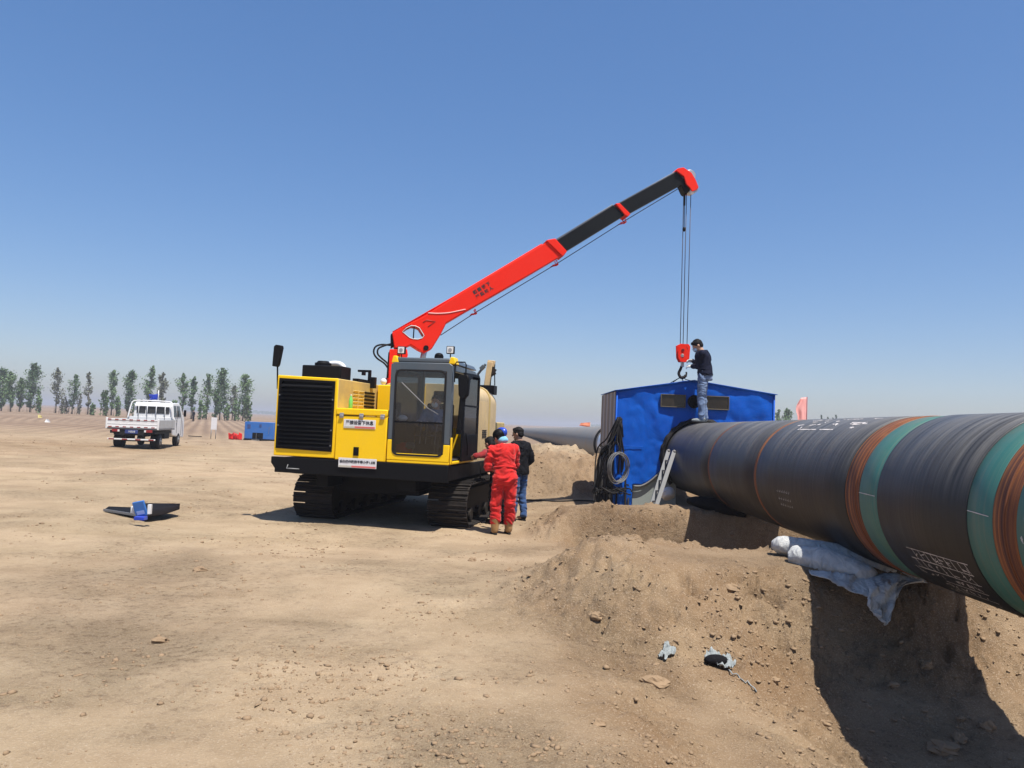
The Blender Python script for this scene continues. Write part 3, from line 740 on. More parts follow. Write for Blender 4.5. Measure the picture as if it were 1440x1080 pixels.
# weathered boards on the left side wall
WD = [paint('weathered_board_%s' % n_, c_, .85, .15, scale=9, vary=.4) for n_, c_ in (('pale', (.42, .38, .35)), ('mid', (.22, .19, .17)), ('brown', (.30, .22, .16)))]
for k in range(12):
    y0 = TD+.06+k*.19; m = MB(); rs = random.Random(k)
    m.box((xl-.03, y0, at(855, 628, 16.4).z+rs.uniform(-.06, .06)-.25*(k < 5)*(1-k/5)), (xl-.008, y0+.178, zl-.01))
    m.build('board', WD[k % 3], tent, bevel=.004)
# wall fillets lower left, dark inner sheet
m = MB(); quadgrid(m, (xl+.03, TD+.05, -.1), (xl+.03, TB, -.1), (xl+.03, TB, 1.25), (xl+.03, TD+.05, 1.25), 10, 10, .05, 2)
m.build('inner_sheet', M['blackcloth'], tent, smooth=1)

# cables, coils, ladder at the tent
def coil(name, px, py, D, rad, rz, n, r, mat, label, cat='cable coil', sq=1.0):
    c = at(px, py, D); t = thing(name, label, cat, c)
    rs = random.Random(n); m = MB(); pts = []
    for i in range(n*26):
        a = 2*pi*i/26; rr = rad*(1+.22*noise.noise(Vector((i*.07, n, 0)))) + .012*noise.noise(Vector((i*.13, 3, n)))
        q = Vector((rr*cos(a)*.82*sq, .03*noise.noise(Vector((i*.05, 7, n)))+(i/26/n-.5)*.16, rr*sin(a)-(.03 if sin(a) < 0 else 0)))
        pts.append(Matrix.Rotation(rz, 3, 'Z') @ q)
    m.tube(pts, r, 6); o = m.build('cable', mat, t, smooth=1)
    m = MB(); m.tube([Matrix.Rotation(rz, 3, 'Z') @ Vector(v) for v in ((0, -.08, rad-.02), (0, 0, rad+.06), (0, .08, rad-.02))], .012, 6); m.build('tie', M['black'], t, smooth=1)
    return t
coil('cable_coil', 869, 656, 15.22, .27, radians(28), 9, .009, M['cablegrey'], 'round coil of thin grey cable hanging at the front left corner of the blue tent')
coil('cable_coil', 850, 652, 15.9, .24, radians(68), 8, .009, M['cablegrey'], 'second grey cable coil, seen nearly edge-on behind the round coil by the tent')
m = MB(); rs = random.Random(21)
for i in range(34):
    p0 = at(871+rs.uniform(-3, 4), 588+rs.uniform(-2, 10), 15.38); x1 = rs.uniform(838, 882)
    p1 = at(x1+rs.uniform(-3, 3), 650+rs.uniform(-18, 18), 15.4+rs.uniform(-.1, .7)); p2 = at(x1-rs.uniform(-2, 8), 703, 15.3+rs.uniform(-.1, .8))
    p2.z = hz(p2.x, p2.y)+.02
    p3 = p2 + Vector((rs.uniform(-.5, .2), rs.uniform(-.3, .4), 0)); p3.z = hz(p3.x, p3.y)+.02
    m.tube(smooth_path([p0, (p0+p1)/2+Vector((rs.uniform(-.06, .06), 0, -.06)), p1, p2, p3], 5), rs.uniform(.012, .024), 6)
for i in range(9):
    c = at(rs.uniform(846, 878), rs.uniform(684, 700), 15.2+rs.uniform(0, .5)); c.z = max(c.z, hz(c.x, c.y)+.04)
    m.tube([c+Vector((.2*cos(t)*rs.uniform(.9, 1.1), .15*sin(t), .05*sin(2*t+i)+.02)) for t in np.linspace(0, 5.5, 20)], .014, 6)
tag(m.build('cable_bundle', M['rubber'], None, smooth=1), 'tangled black welding cables hanging down the left side of the blue tent', 'cables')
lad = thing('ladder', 'short aluminium ladder leaning against the pipe beside the tent', 'ladder', (0, 0, 0))
a0, a1 = at(917.5, 706, 14.15), at(940, 634, 14.75); b0, b1 = at(925, 705, 13.85), at(948, 635, 14.45)
dn = Vector((0, 0, -.25)); a0 += (a0-a1).normalized()*.22; b0 += (b0-b1).normalized()*.22
for p0, p1 in ((a0, a1), (b0, b1)):
    m = MB(); m.beam(p0, p1, .075, .028, up=(b0-a0)); m.build('rail', M['alu'], lad, bevel=.004)
for k in range(1, 6):
    t = k/6; m = MB(); m.beam(a0.lerp(a1, t), b0.lerp(b1, t), .03, .03); m.build('rung', M['alu'], lad, bevel=.003)
for p in (a1, b1):
    m = MB(); m.ell(p, .035, nu=10, nv=6); m.build('end_cap', M['cablegrey'], lad, smooth=1)

# ------------------------------------------------------------------ cloth and sacks
def crumple(name, mat, centre, size, rz, seed, label, cat, amp=.05, nu=34, nv=26, follow=True, lift=.015, ragged=.25, tilt=0):
    m = MB(); c = Vector(centre); sx, sy = size; R_ = Matrix.Rotation(rz, 3, 'Z'); keep = {}
    for j in range(nv+1):
        for i in range(nu+1):
            u, v = i/nu-.5, j/nv-.5
            e = 1+ragged*noise.noise(Vector((atan2(v, u)*1.3+seed, seed, 0)))*2
            q = R_ @ Vector((u*sx*e, v*sy*e, 0)); n1 = noise.noise(Vector((u*4+seed, v*4, 1))); n2 = abs(noise.noise(Vector((u*9, v*9+seed, 2))))
            x, y = c.x+q.x+.02*n1, c.y+q.y
            z = (hz(x, y) if follow else c.z) + lift + amp*(.6+n1)*(1-abs(u)*1.2)*(1-abs(v)*1.2) + amp*.7*n2
            m.v.append((x-c.x, y-c.y, z-c.z))
    for j in range(nv):
        for i in range(nu):
            q = j*(nu+1)+i; m.f.append((q, q+1, q+nu+2, q+nu+1)); m.m.append(0)
    o = m.build(name, mat, None, smooth=1); o.location = c; s_ = o.modifiers.new('thick', 'SOLIDIFY'); s_.thickness = .004
    return tag(o, label, cat)
crumple('rag', M['rag'], gpt(937, 922), (.15, .07), radians(55), 1.3, 'small twisted grey rag on the slope left of the larger rag', 'rag', .05)
crumple('rag', M['rag'], gpt(1012, 936), (.21, .14), radians(-30), 4.1, 'larger crumpled grey rag with black lining on the slope', 'rag', .07)
m = MB(); c = gpt(1007, 935); rs = random.Random(3)
m.ell((0, 0, .035), (.10, .055, .045)); o = m.build('rag_lining', M['blackcloth'], None, smooth=1); o.location = c; tag(o, 'black plastic lump tucked into the larger grey rag', 'plastic scrap')
m = MB(); p = gpt(1025, 945); pts = []
for i in range(16): 
    q = gpt(1025+i*2.6, 945+i*1.9+2*sin(i)); pts.append(q+Vector((0, 0, .012+.006*sin(i*2))))
m.tube(pts, .005, 5); tag(m.build('frayed_cord', M['rag'], None, smooth=1), 'thin frayed cord trailing right from the larger grey rag', 'cord')
def sack(pts, radii, flat, label, seed, mat=None):
    P_ = smooth_path(pts, 8); k = len(P_); m = MB(); nr = 28; rr_ = np.interp(np.linspace(0, 1, k), np.linspace(0, 1, len(radii)), radii)
    for i, p in enumerate(P_):
        d = (P_[min(i+1, k-1)]-P_[max(i-1, 0)]).normalized(); sd = d.cross(Vector((0, 0, 1))).normalized(); u = sd.cross(d)
        for a in range(nr):
            t = 2*pi*a/nr; n1 = noise.noise(Vector((cos(t)*1.5+seed, sin(t)*1.5, i*.18)))*.16 + noise.noise(Vector((cos(t)*4+seed, sin(t)*4, i*.45)))*.08
            n1 += .05*abs(sin(a*2.3+seed))*(1 if i < 5 or i > k-6 else .2)
            m.v.append(tuple(p + (sd*cos(t) + u*sin(t)*flat)*rr_[i]*(1+n1)))
    for i in range(k-1):
        for a in range(nr): m.f.append((i*nr+a, i*nr+(a+1) % nr, (i+1)*nr+(a+1) % nr, (i+1)*nr+a)); m.m.append(0)
    m.f.append(tuple(range(nr-1, -1, -1))); m.m.append(0); m.f.append(tuple((k-1)*nr+a for a in range(nr))); m.m.append(0)
    o = m.build('sandbag', mat or M['sack'], None, smooth=1); return tag(o, label, 'sandbag', 'sandbags packed under the pipe')
sack([at(1085, 766, 7.95), at(1110, 768, 7.9), at(1160, 776, 7.75), at(1230, 792, 7.5), at(1262, 800, 7.4)], [.04, .10, .118, .125, .13, .13, .125, .12, .06], .8, 'upper rear sandbag whose pale end pokes out farthest left', 1.0)
sack([at(1108, 783, 7.6), at(1128, 784, 7.55), at(1165, 792, 7.4), at(1210, 808, 7.2), at(1232, 814, 7.1)], [.05, .115, .135, .145, .15, .14, .12, .06], .85, 'plump lower sandbag with its sunlit white end on the bank edge', 2.0)
sack([at(1190, 775, 7.9), at(1240, 792, 7.6), at(1300, 816, 7.3), at(1330, 822, 7.2)], [.05, .11, .10, .02], .7, 'dark sandbag wedged right under the rust band of the pipe', 3.0)
sack([at(966, 704, 12.6), at(985, 706, 12.5), at(1020, 713, 12.3), at(1050, 722, 12.2)], [.04, .12, .15, .08], .8, 'black plastic sandbag under the pipe on the far bank, left one', 11.0, M['blackcloth'])
sack([at(1005, 700, 12.9), at(1040, 716, 12.7), at(1085, 730, 12.4)], [.05, .14, .1], .8, 'black plastic sandbag under the pipe on the far bank, right one', 12.0, M['blackcloth'])
# flat empty sack draped over the bank with a hanging tail
def drape(px_pts, label, seed, name='empty_sack'):
    """px_pts: rows of (px,py,D) across; draped sheet"""
    m = MB(); rows = [smooth_path([at(*q) for q in row], 8) for row in px_pts]; cols = list(zip(*rows)); G = [smooth_path(c, 7) for c in cols]
    nu, nv = len(G), len(G[0])
    for i, c in enumerate(G):
        for j, p in enumerate(c):
            w = noise.noise(Vector((i*.22+seed, j*.1, 0)))*.05 + abs(noise.noise(Vector((i*.5, j*.22+seed, 3))))*.06 + abs(noise.noise(Vector((i*1.1+j*.4, j*.3+seed, 8))))*.025
            m.v.append(tuple(p + Vector((.3*w, -w, .6*w))))
    for i in range(nu-1):
        for j in range(nv-1): q = i*nv+j; m.f.append((q, q+1, q+nv+1, q+nv)); m.m.append(0)
    o = m.build(name, M['sack'], None, smooth=1); s_ = o.modifiers.new('thick', 'SOLIDIFY'); s_.thickness = .006
    return tag(o, label, 'empty sack')
drape([[(1137, 801, 7.35), (1170, 806, 7.2), (1210, 812, 7.1), (1240, 812, 7.1)], [(1140, 808, 7.15), (1170, 820, 7.0), (1205, 836, 6.9), (1232, 850, 6.85)]], 'flattened pale sack draped on the bank below the plump sandbag', 1)
drape([[(1212, 815, 7.1), (1250, 806, 7.15), (1303, 820, 7.0)], [(1218, 835, 6.85), (1245, 826, 6.9), (1270, 824, 6.9)], [(1222, 850, 6.75), (1240, 856, 6.75), (1256, 848, 6.8)], [(1236, 868, 6.7), (1243, 880, 6.68), (1249, 872, 6.7)]], 'torn grey sack with a hanging pointed tail under the pipe', 5)
o = sack([at(936, 690, 14.9), at(939, 694, 14.85), at(941, 700, 14.8)], [.09, .13, .10], 1.1, 'small white sack standing on the ground behind the ladder', 7.0, M['white']); o['group'] = 'sacks by the tent'

# folded dark sheet with a blue case, left part of the picture
def fold_sheet():
    t = thing('folded_steel_sheet', 'bent dark steel sheet lying folded on the open track', 'steel sheet', gpt(200, 727))
    I = inv(t)
    def q(px, py, z):  # point at given height above ground
        return on_ground(px, py, z)
    A, B_, C_, D_ = q(147, 716, .035), q(153, 712, .06), q(204, 714, .05), q(204, 726, .03)
    m = MB(); Z3 = Vector((0, 0, .012))
    def slab(m, ps): 
        m.add(list(ps)+[p-Z3 for p in ps], [(0, 1, 2, 3), (7, 6, 5, 4), (0, 4, 5, 1), (1, 5, 6, 2), (2, 6, 7, 3), (3, 7, 4, 0)])
    slab(m, [A, B_, C_, D_]); m.build('left_leaf', [M['blackcloth']], t, local=I)
    m = MB(); m.beam(A+Vector((0, -.02, -.01)), D_+Vector((0, -.02, 0)), .02, .035); m.build('edge_flange', M['alu'], t, local=I)
    E_, F_, G_ = q(204, 708.5, .09), q(253, 709, .10), q(252, 716.5, .03)
    m = MB(); H_ = q(204, 727.5, .03); K_ = q(230, 724, .02)
    rows = 9
    for i in range(rows+1):
        u = i/rows; top = E_.lerp(F_, u); bot = H_.lerp(K_, u/.55) if u < .55 else K_.lerp(G_, (u-.55)/.45)
        m.v += [tuple(top), tuple(top.lerp(bot, .5)+Vector((0, .015*sin(i*2.1), 0))), tuple(bot)]
    for i in range(rows): 
        a = i*3; m.f += [(a, a+3, a+4, a+1), (a+1, a+4, a+5, a+2)]; m.m += [0, 0]
    o = m.build('right_leaf', paint('dark_brown_sheet', (.010, .007, .005), .6, .0, spec=.1), t, local=I, smooth='auto'); s_ = o.modifiers.new('thick', 'SOLIDIFY'); s_.thickness = .012
    return t
fold_sheet()
t = thing('tool_case', 'small open blue tool case standing on the folded steel sheet', 'tool case', on_ground(200, 724, .12)); I = inv(t)
c0 = on_ground(197, 718, .18); m = MB()
R_ = Matrix.Rotation(radians(-14), 3, 'Y') @ Matrix.Rotation(radians(12), 3, 'X')
m.box((c0.x-.085, c0.y-.02, c0.z-.09), (c0.x+.085, c0.y+.02, c0.z+.14), rot=R_); m.build('lid', M['bluebox'], t, bevel=.008, local=I)
m = MB(); m.box((c0.x-.055, c0.y-.026, c0.z-.055), (c0.x+.055, c0.y-.020, c0.z+.0), rot=R_, piv=c0+Vector((0, 0, .03))); m.build('lid_panel', paint('pale_blue', (.25, .35, .6), .4), t, local=I)
m = MB(); m.box((c0.x-.04, c0.y-.10, c0.z-.13), (c0.x+.11, c0.y+.02, c0.z-.08)); m.build('tray', M['flagblue'], t, bevel=.006, local=I)
for b0, b1 in (((.10, .01, -.05), (.15, .06, .09)), ((-.15, .02, -.05), (-.10, .05, .05))):
    m = MB(); m.box(c0+Vector(b0), c0+Vector(b1)); m.build('paper_box', M['white'], t, bevel=.004, local=I)
# cable lying along the foot of the far heap
m = MB(); pts = []
for i in range(24):
    x = .2+i*.14; y = 17.4+.1*sin(i*.7); pts.append((x, y, hz(x, y)+.012))
m.tube(smooth_path(pts, 3), .022, 6); tag(m.build('ground_cable', M['rubber'], None, smooth=1), 'black cable lying along the foot of the spoil heap', 'cable')
# dark cuff and an added pale sheet for the light seen past the tent
m = MB(); c = paxis(29.5); m.tube([(c.x+cos(t)*.75, c.y, c.z+sin(t)*.75) for t in np.linspace(0, 2*pi, 40)[:-1]], .05, 6, closed=True)
m.build('rubber_collar', M['rubber'], pipe, smooth=1)
m = MB()
for i in range(9):
    for j in range(7):
        a = -.15+i*.13; d = 25.6+j*.5; c = paxis(d); rr = .74+.02*noise.noise(Vector((i, j, 0))); m.v.append((c.x-cos(a)*rr, d, c.z+sin(a)*rr))
for i in range(8):
    for j in range(6): q = i*7+j; m.f.append((q, q+1, q+8, q+7)); m.m.append(0)
tag(m.build('light_patch', paint('pale_blue_light_patch', (.45, .55, .72), .3, .1), None, smooth=1), 'pale blue sheet added for the patch of light on the pipe just behind the tent', 'light patch')

# ------------------------------------------------------------------ tracked crane carrier
MW = thing('tracked_crane_carrier', 'yellow tracked carrier with operator cab and red telescopic crane boom', 'crane machine', (-.945, 12.2, 0), -radians(11))
MI = inv(MW); MR = Vector((cos(radians(11)), -sin(radians(11)), 0)); MBk = Vector((sin(radians(11)), cos(radians(11)), 0))
def mpart(m, name, mat, parent=None, bevel=.01, smooth=False, label=None, seg=2):
    o = m.build(name, mat, parent or MW, bevel=bevel, smooth=smooth, seg=seg)
    if label: o['label'] = label
    return o
Yl = M['yellow']; Bk = M['black']
# chassis
m = MB()
m.prism([(-3.04, .98), (-3.04, .88), (-2.93, .74), (-2.6, .72), (0, .70), (0, .98)], lambda a, b, t: (a, t, b), 0, .06)
m.box((-3.0, .06, .72), (-.02, 5.4, .96)); m.box((-2.2, .9, .38), (-.75, 4.6, .72)); m.box((-2.35, .3, .5), (-2.15, 1.2, .74)); m.box((-.95, .3, .5), (-.62, 1.2, .72))
mpart(m, 'chassis', Bk, bevel=.012)
m = MB(); m.tube([(-2.72, -.02, .86), (-2.72, -.06, .80), (-2.5, -.06, .80)], .01, 6); mpart(m, 'tow_handle', M['alu'], bevel=0, smooth=1)
# tracks
def track(x0, x1):
    xc = (x0+x1)/2; m = MB(); r, ya, yb, zc = .35, 1.02, 4.4, .27
    m.box((xc-.16, ya, .05), (xc+.16, yb, .50)); 
    for y in (ya, yb): m.cyl((xc-.17, y, zc), (xc+.17, y, zc), .31, 28)
    tr = mpart(m, 'crawler_track', M['steel_dark'], bevel=.008)
    for k in range(5):
        y = ya+.5+k*.6; m = MB(); m.cyl((xc-.22, y, .05), (xc+.22, y, .05), .11, 18); mpart(m, 'roller', M['steel_dark'], tr, bevel=.006)
    Ls = yb-ya; per = 2*Ls+2*pi*r; n = int(per/.18); base = None
    for k in range(n):
        s = per*k/n
        if s < Ls: p = (ya+s, zc-r, 0.0)
        elif s < Ls+pi*r: a = (s-Ls)/r; p = (yb+sin(a)*r, zc-cos(a)*r, a)
        elif s < 2*Ls+pi*r: p = (yb-(s-Ls-pi*r), zc+r, pi)
        else: a = (s-2*Ls-pi*r)/r; p = (ya-sin(a)*r, zc+cos(a)*r, pi+a)
        if base is None:
            m = MB(); w = x1-x0; m.box((-w/2, -.085, -.018), (w/2, .085, .006)); m.box((-w/2, -.03, -.05), (w/2, -.012, -.018)); m.box((-w/2+.02, .045, -.04), (w/2-.02, .06, -.018))
            m.box((-.14, -.07, .006), (-.08, .07, .05)); m.box((.08, -.07, .006), (.14, .07, .05))
            o = base = mpart(m, 'shoe', M['steel_dark'], tr, bevel=.003, seg=1)
        else: o = copy_obj(base, tr)
        o.location = (xc, p[0], p[1]); o.rotation_euler = (p[2], 0, 0)
    return tr
track(-2.93, -2.22); track(-.52, .16)
# hood
m = MB()
m.prism([(-3.0, 1.0), (-3.0, 2.33), (-1.93, 2.30), (-1.93, 1.0)], lambda a, b, t: (a, t, b), 0, .035, holes=[[(-2.955, 1.14), (-1.985, 1.11), (-1.985, 2.245), (-2.955, 2.27)]])
mpart(m, 'hood_front_frame', Yl, bevel=.012)
m = MB(); m.box((-3.0, .035, 1.0), (-2.97, 2.0, 2.32)); m.box((-1.96, .035, 1.0), (-1.93, 2.0, 2.30)); m.box((-2.97, .035, 2.27), (-1.96, 2.0, 2.305)); m.box((-3.0, 2.0, 1.0), (-1.93, 2.03, 2.3))
mpart(m, 'hood', M['yellow_sheen'], bevel=.012)
gr = MB(); gr.box((-2.965, .07, 1.12), (-1.975, .08, 2.27)); g_ = mpart(gr, 'grille', Bk, bevel=0)
m = MB(); m.prism([(-2.965, 1.12), (-1.975, 1.10), (-1.975, 2.255), (-2.965, 2.28)], lambda a, b, t: (a, t, b), .0-.012, .05, holes=[[(-2.92, 1.16), (-2.02, 1.14), (-2.02, 2.215), (-2.92, 2.235)]]); mpart(m, 'grille_frame', Bk, g_, bevel=.004)
for k in range(16):
    m = MB(); z = 1.185+k*.0655
    m.box((-2.925, -.004, z-.024), (-2.015, .003, z+.030), rot=Matrix.Rotation(radians(-42), 3, 'X')); m.box((-2.925, -.03, z-.030), (-2.015, -.012, z-.022))
    mpart(m, 'slat', Bk, g_, bevel=.002, seg=1)
for x, z in ((-2.94, 2.0), (-2.94, 1.5), (-2.0, 1.95), (-2.0, 1.45), (-2.0, 1.2)):
    m = MB(); m.cyl((x, -.014, z), (x, -.024, z), .012, 10); mpart(m, 'bolt', M['alu'], g_, bevel=0, smooth='auto')
# louvres on hood side
for y0, dark in ((.64, 0), (.90, 0), (1.16, 1)):
    for k in range(5):
        m = MB(); z = 1.86+k*.062
        m.box((-1.935, y0, z), (-1.915, y0+.22 if not dark else y0+.48, z+.034), rot=Matrix.Rotation(radians(25), 3, 'Y'))
        mpart(m, 'side_louvre', M['yellow_sheen'] if not dark else Bk, bevel=.003, seg=1)
# rear hood and pedestal housing behind the toolbox
m = MB(); m.box((-1.90, 1.72, 1.0), (-1.02, 2.0, 2.30)); mpart(m, 'valve_cabinet', Yl, bevel=.02)
m = MB(); m.box((-3.0, 2.05, .98), (-1.25, 3.3, 1.9)); mpart(m, 'rear_deck_box', M['yellow_sheen'], bevel=.02)
# toolbox
m = MB(); m.box((-1.925, .0, .985), (-1.055, 1.2, 1.70)); tb = mpart(m, 'toolbox', Yl, bevel=.012)
m = MB(); m.box((-1.935, -.012, 1.715), (-1.05, 1.22, 1.82)); mpart(m, 'toolbox_lid', Yl, tb, bevel=.014)
for x in (-1.83, -1.49, -1.13):
    m = MB(); m.box((x-.035, -.022, 1.665), (x+.035, -.008, 1.745)); m.cyl((x-.035, -.026, 1.70), (x+.035, -.026, 1.70), .011, 8); mpart(m, 'hinge', M['steel'], tb, bevel=.003)
m = MB(); m.box((-1.60, -.012, 1.06), (-1.51, -.002, 1.20)); m.cyl((-1.555, -.02, 1.13), (-1.555, -.012, 1.13), .016, 12); mpart(m, 'latch', Bk, tb, bevel=.002)
FONTS = {}
def text(body, size, mat, parent, loc, rot, name='lettering', world=None, ex=.0015, sx=1.0, bold=0, sp=1.0):
    cu = bpy.data.curves.new('t', 'FONT'); cu.body = body; cu.size = size; cu.align_x = 'CENTER'; cu.align_y = 'CENTER'; cu.extrude = ex; cu.resolution_u = 2; cu.offset = bold; cu.space_character = sp
    tmp = bpy.data.objects.new('t', cu); COL.objects.link(tmp); dg = bpy.context.evaluated_depsgraph_get(); dg.update()
    me = bpy.data.meshes.new_from_object(tmp.evaluated_get(dg)); bpy.data.objects.remove(tmp); me.materials.clear(); me.materials.append(mat)
    o = bpy.data.objects.new(name, me); COL.objects.link(o); o.parent = parent
    if world is not None: o.matrix_basis = world
    else: o.location = loc; o.rotation_euler = rot
    if sx != 1: o.scale = (sx, 1, 1)
    return o
def signplate(x0, z0, x1, z1, y, body, parent, size, tilt=0):
    m = MB(); m.box((x0, y-.006, z0), (x1, y, z1)); s_ = mpart(m, 'warning_sign', M['signwhite'], parent, bevel=.002, label='white warning sign with black characters and faded red strip')
    m = MB(); m.box((x0+.01, y-.0085, z0+.008), (x0+.35*(x1-x0), y-.006, z0+.035)); mpart(m, 'pale_strip', paint('sign_faded_green', (.52, .50, .42), .5), s_, bevel=0)
    m = MB(); m.box((x0+.35*(x1-x0), y-.0085, z0+.008), (x1-.01, y-.006, z0+.035)); mpart(m, 'red_strip', M['signpink'], s_, bevel=0)
    text(body, size, M['ink'], s_, ((x0+x1)/2, y-.008, (z0+z1)/2+.018), (pi/2, 0, 0), bold=.0012)
    return s_
signplate(-1.79, 1.50, -1.245, 1.645, -.003, '严禁设备下休息', tb, .068)
signplate(-1.84, .865, -1.19, 1.02, -.02, '设备操作距离不得小于1.5米', MW, .050)
# air cleaner, exhaust, brackets on the hood
m = MB(); m.box((-2.86, .57, 2.31), (-2.14, 1.02, 2.55)); mpart(m, 'air_box', Bk, bevel=.02)
m = MB(); m.cyl((-2.60, .85, 2.55), (-2.60, .85, 2.61), .145, 28); m.cyl((-2.60, .85, 2.61), (-2.60, .85, 2.645), .12, 28, .09); mpart(m, 'intake_cap', Bk, bevel=.006)
m = MB(); m.tube(smooth_path([(-2.72, 1.2, 2.56), (-2.62, 1.2, 2.62), (-2.48, 1.2, 2.63), (-2.38, 1.2, 2.58), (-2.35, 1.2, 2.48), (-2.35, 1.2, 2.3)], 5), .05, 14); mpart(m, 'exhaust_elbow', M['white'], bevel=0, smooth=1)
m = MB(); m.box((-2.06, .9, 2.30), (-1.95, 1.6, 2.36)); m.box((-2.00, 1.45, 2.2), (-1.95, 1.51, 2.55)); m.box((-2.2, 1.45, 2.51), (-1.95, 1.51, 2.55)); m.box((-2.12, 1.44, 2.45), (-2.06, 1.51, 2.51)); m.box((-1.93, 1.4, 2.22), (-1.84, 1.5, 2.42)); mpart(m, 'valve_bracket', Bk, bevel=.006)
m = MB(); m.ell((-1.84, 1.85, 2.37), .06); m.cyl((-1.84, 1.85, 2.25), (-1.84, 1.85, 2.35), .04, 14); mpart(m, 'white_filter_cap', M['white'], bevel=0, smooth=1)
m = MB(); m.tube([(-3.02, .05, 2.1), (-3.03, .02, 2.52)], .014, 8); mpart(m, 'mirror_stem', Bk, bevel=0, smooth=1)
m = MB(); m.prism([(-3.09, 2.47), (-3.08, 2.80), (-3.05, 2.83), (-2.96, 2.82), (-2.95, 2.78), (-2.99, 2.50), (-3.01, 2.46)], lambda a, b, t: (a, t+(a+3)*.25, b), -.03, .05); mm_ = mpart(m, 'mirror', Bk, bevel=.01)
# cab
G = M['cabgrey']; X0, X1, T1, Z0, Z1 = -1.035, .0, 1.62, 1.0, 2.60
cab = MB(); cab.box((X0, 0.0, .985), (X1, T1, 1.03)); cab.box((X0, T1-.05, 1.03), (X1, T1, 1.55)); cab = mpart(cab, 'cab', Yl, bevel=.01)
def rrect(x0, z0, x1, z1, r, n=5):
    o = []
    for cx, cz, a0 in ((x1-r, z0+r, -90), (x1-r, z1-r, 0), (x0+r, z1-r, 90), (x0+r, z0+r, 180)):
        for k in range(n+1): a = radians(a0+90*k/n); o.append((cx+r*cos(a), cz+r*sin(a)))
    return o
hole = rrect(-.93, 1.12, -.125, 2.47, .09)
m = MB(); m.prism([(X0, 1.35), (X0, 2.56), (X0+.06, 2.60), (X1-.06, 2.60), (X1, 2.56), (X1, 1.30), (-.105, 1.30), (-.105, 2.46), (-.94, 2.46), (-.94, 1.35)][::-1], lambda a, b, t: (a, t, b), -.002, .05)
m.box((X0, T1-.08, 1.03), (X0+.08, T1-.0, 2.56)); m.box((X1-.08, T1-.08, 1.03), (X1-.002, T1, 2.56)); m.box((X0, .06, 2.5), (X0+.06, T1-.08, 2.58)); m.box((X1-.07, .06, 2.48), (X1-.002, T1-.08, 2.58)); m.box((X0+.08, T1-.07, 2.45), (X1-.08, T1-.01, 2.56))
m.box((X0, .05, 1.03), (X0+.05, .12, 2.5)); m.box((X1-.07, .05, 1.03), (X1-.004, .13, 2.5))
mpart(m, 'cab_frame', G, cab, bevel=.012)
m = MB(); m.prism([(X0, 1.03), (X1, 1.03), (X1, 1.30), (-.105, 1.30), (-.105, 1.14), (-.94, 1.14), (-.94, 1.35), (X0, 1.35)], lambda a, b, t: (a, t, b), -.004, .05); m.box((X0-.0, .05, 1.03), (X0+.03, T1-.05, 1.40)); mpart(m, 'lower_front_panel', Yl, cab, bevel=.01)
m = MB(); m.prism(rrect(-.955, 1.10, -.10, 2.485, .10), lambda a, b, t: (a, t, b), -.012, -.003, holes=[rrect(-.925, 1.13, -.13, 2.455, .08)]); mpart(m, 'window_seal', M['rubber'], cab, bevel=.002)
m = MB(); m.box((-.93, -.001, 1.655), (-.125, .004, 2.46)); mpart(m, 'windscreen', M['glass'], cab, bevel=0)
m = MB(); m.box((-.93, -.001, 1.13), (-.125, .004, 1.625)); mpart(m, 'lower_windscreen', M['glassd'], cab, bevel=0)
m = MB(); m.box((-.935, -.012, 1.625), (-.12, .012, 1.655)); mpart(m, 'window_bar', Bk, cab, bevel=.003)
m = MB(); m.beam((-.83, -.03, 2.27), (-.36, -.03, 1.86), .012, .028, up=(0, 1, 0)); m.beam((-.37, -.028, 1.87), (-.2, -.028, 1.78), .008, .014, up=(0, 1, 0)); mpart(m, 'wiper', M['alu'], cab, bevel=.002)
m = MB(); m.box((X0+.012, .12, 1.42), (X0+.018, T1-.08, 2.5)); mpart(m, 'left_window', M['glass'], cab, bevel=0)
m = MB(); m.box((X0+.08, T1-.04, 1.55), (X1-.08, T1-.034, 2.45)); mpart(m, 'rear_window', M['glass'], cab, bevel=0)
m = MB(); m.prism([(X0+.04, 2.60), (X0+.08, 2.68), (X1-.06, 2.68), (X1-.0, 2.60)], lambda a, b, t: (a, t, b), .02, T1); mpart(m, 'cab_roof', G, cab, bevel=.025, seg=3)
for x0, x1 in ((X0+.0, X0+.12), (X1-.08, X1+.04)):
    m = MB(); m.prism([(x0, 2.585), (x0+.03, 2.70), (x1-.03, 2.70), (x1, 2.585)], lambda a, b, t: (a, t, b), .0, .22); mpart(m, 'roof_corner', Yl, cab, bevel=.012)
def lamp(x, y, z):
    m = MB(); m.box((x-.065, y, z), (x+.065, y+.06, z+.125)); m.box((x-.01, y+.02, z-.06), (x+.01, y+.04, z)); l = mpart(m, 'work_lamp', Bk, cab, bevel=.012)
    m = MB(); m.box((x-.052, y-.006, z+.012), (x+.052, y, z+.113)); mpart(m, 'lens', M['lens'], l, bevel=.006)
    m = MB(); m.cyl((x, y-.010, z+.062), (x, y-.004, z+.062), .030, 14); mpart(m, 'bulb_cup', M['steel'], l, bevel=0, smooth='auto')
lamp(-.90, .06, 2.735); lamp(-.09, .10, 2.76)
m = MB(); m.cyl((-.33, .3, 2.68), (-.33, .3, 2.74), .075, 20); m.ell((-.33, .3, 2.745), (.07, .07, .045)); mpart(m, 'beacon', Bk, cab, bevel=0, smooth='auto')
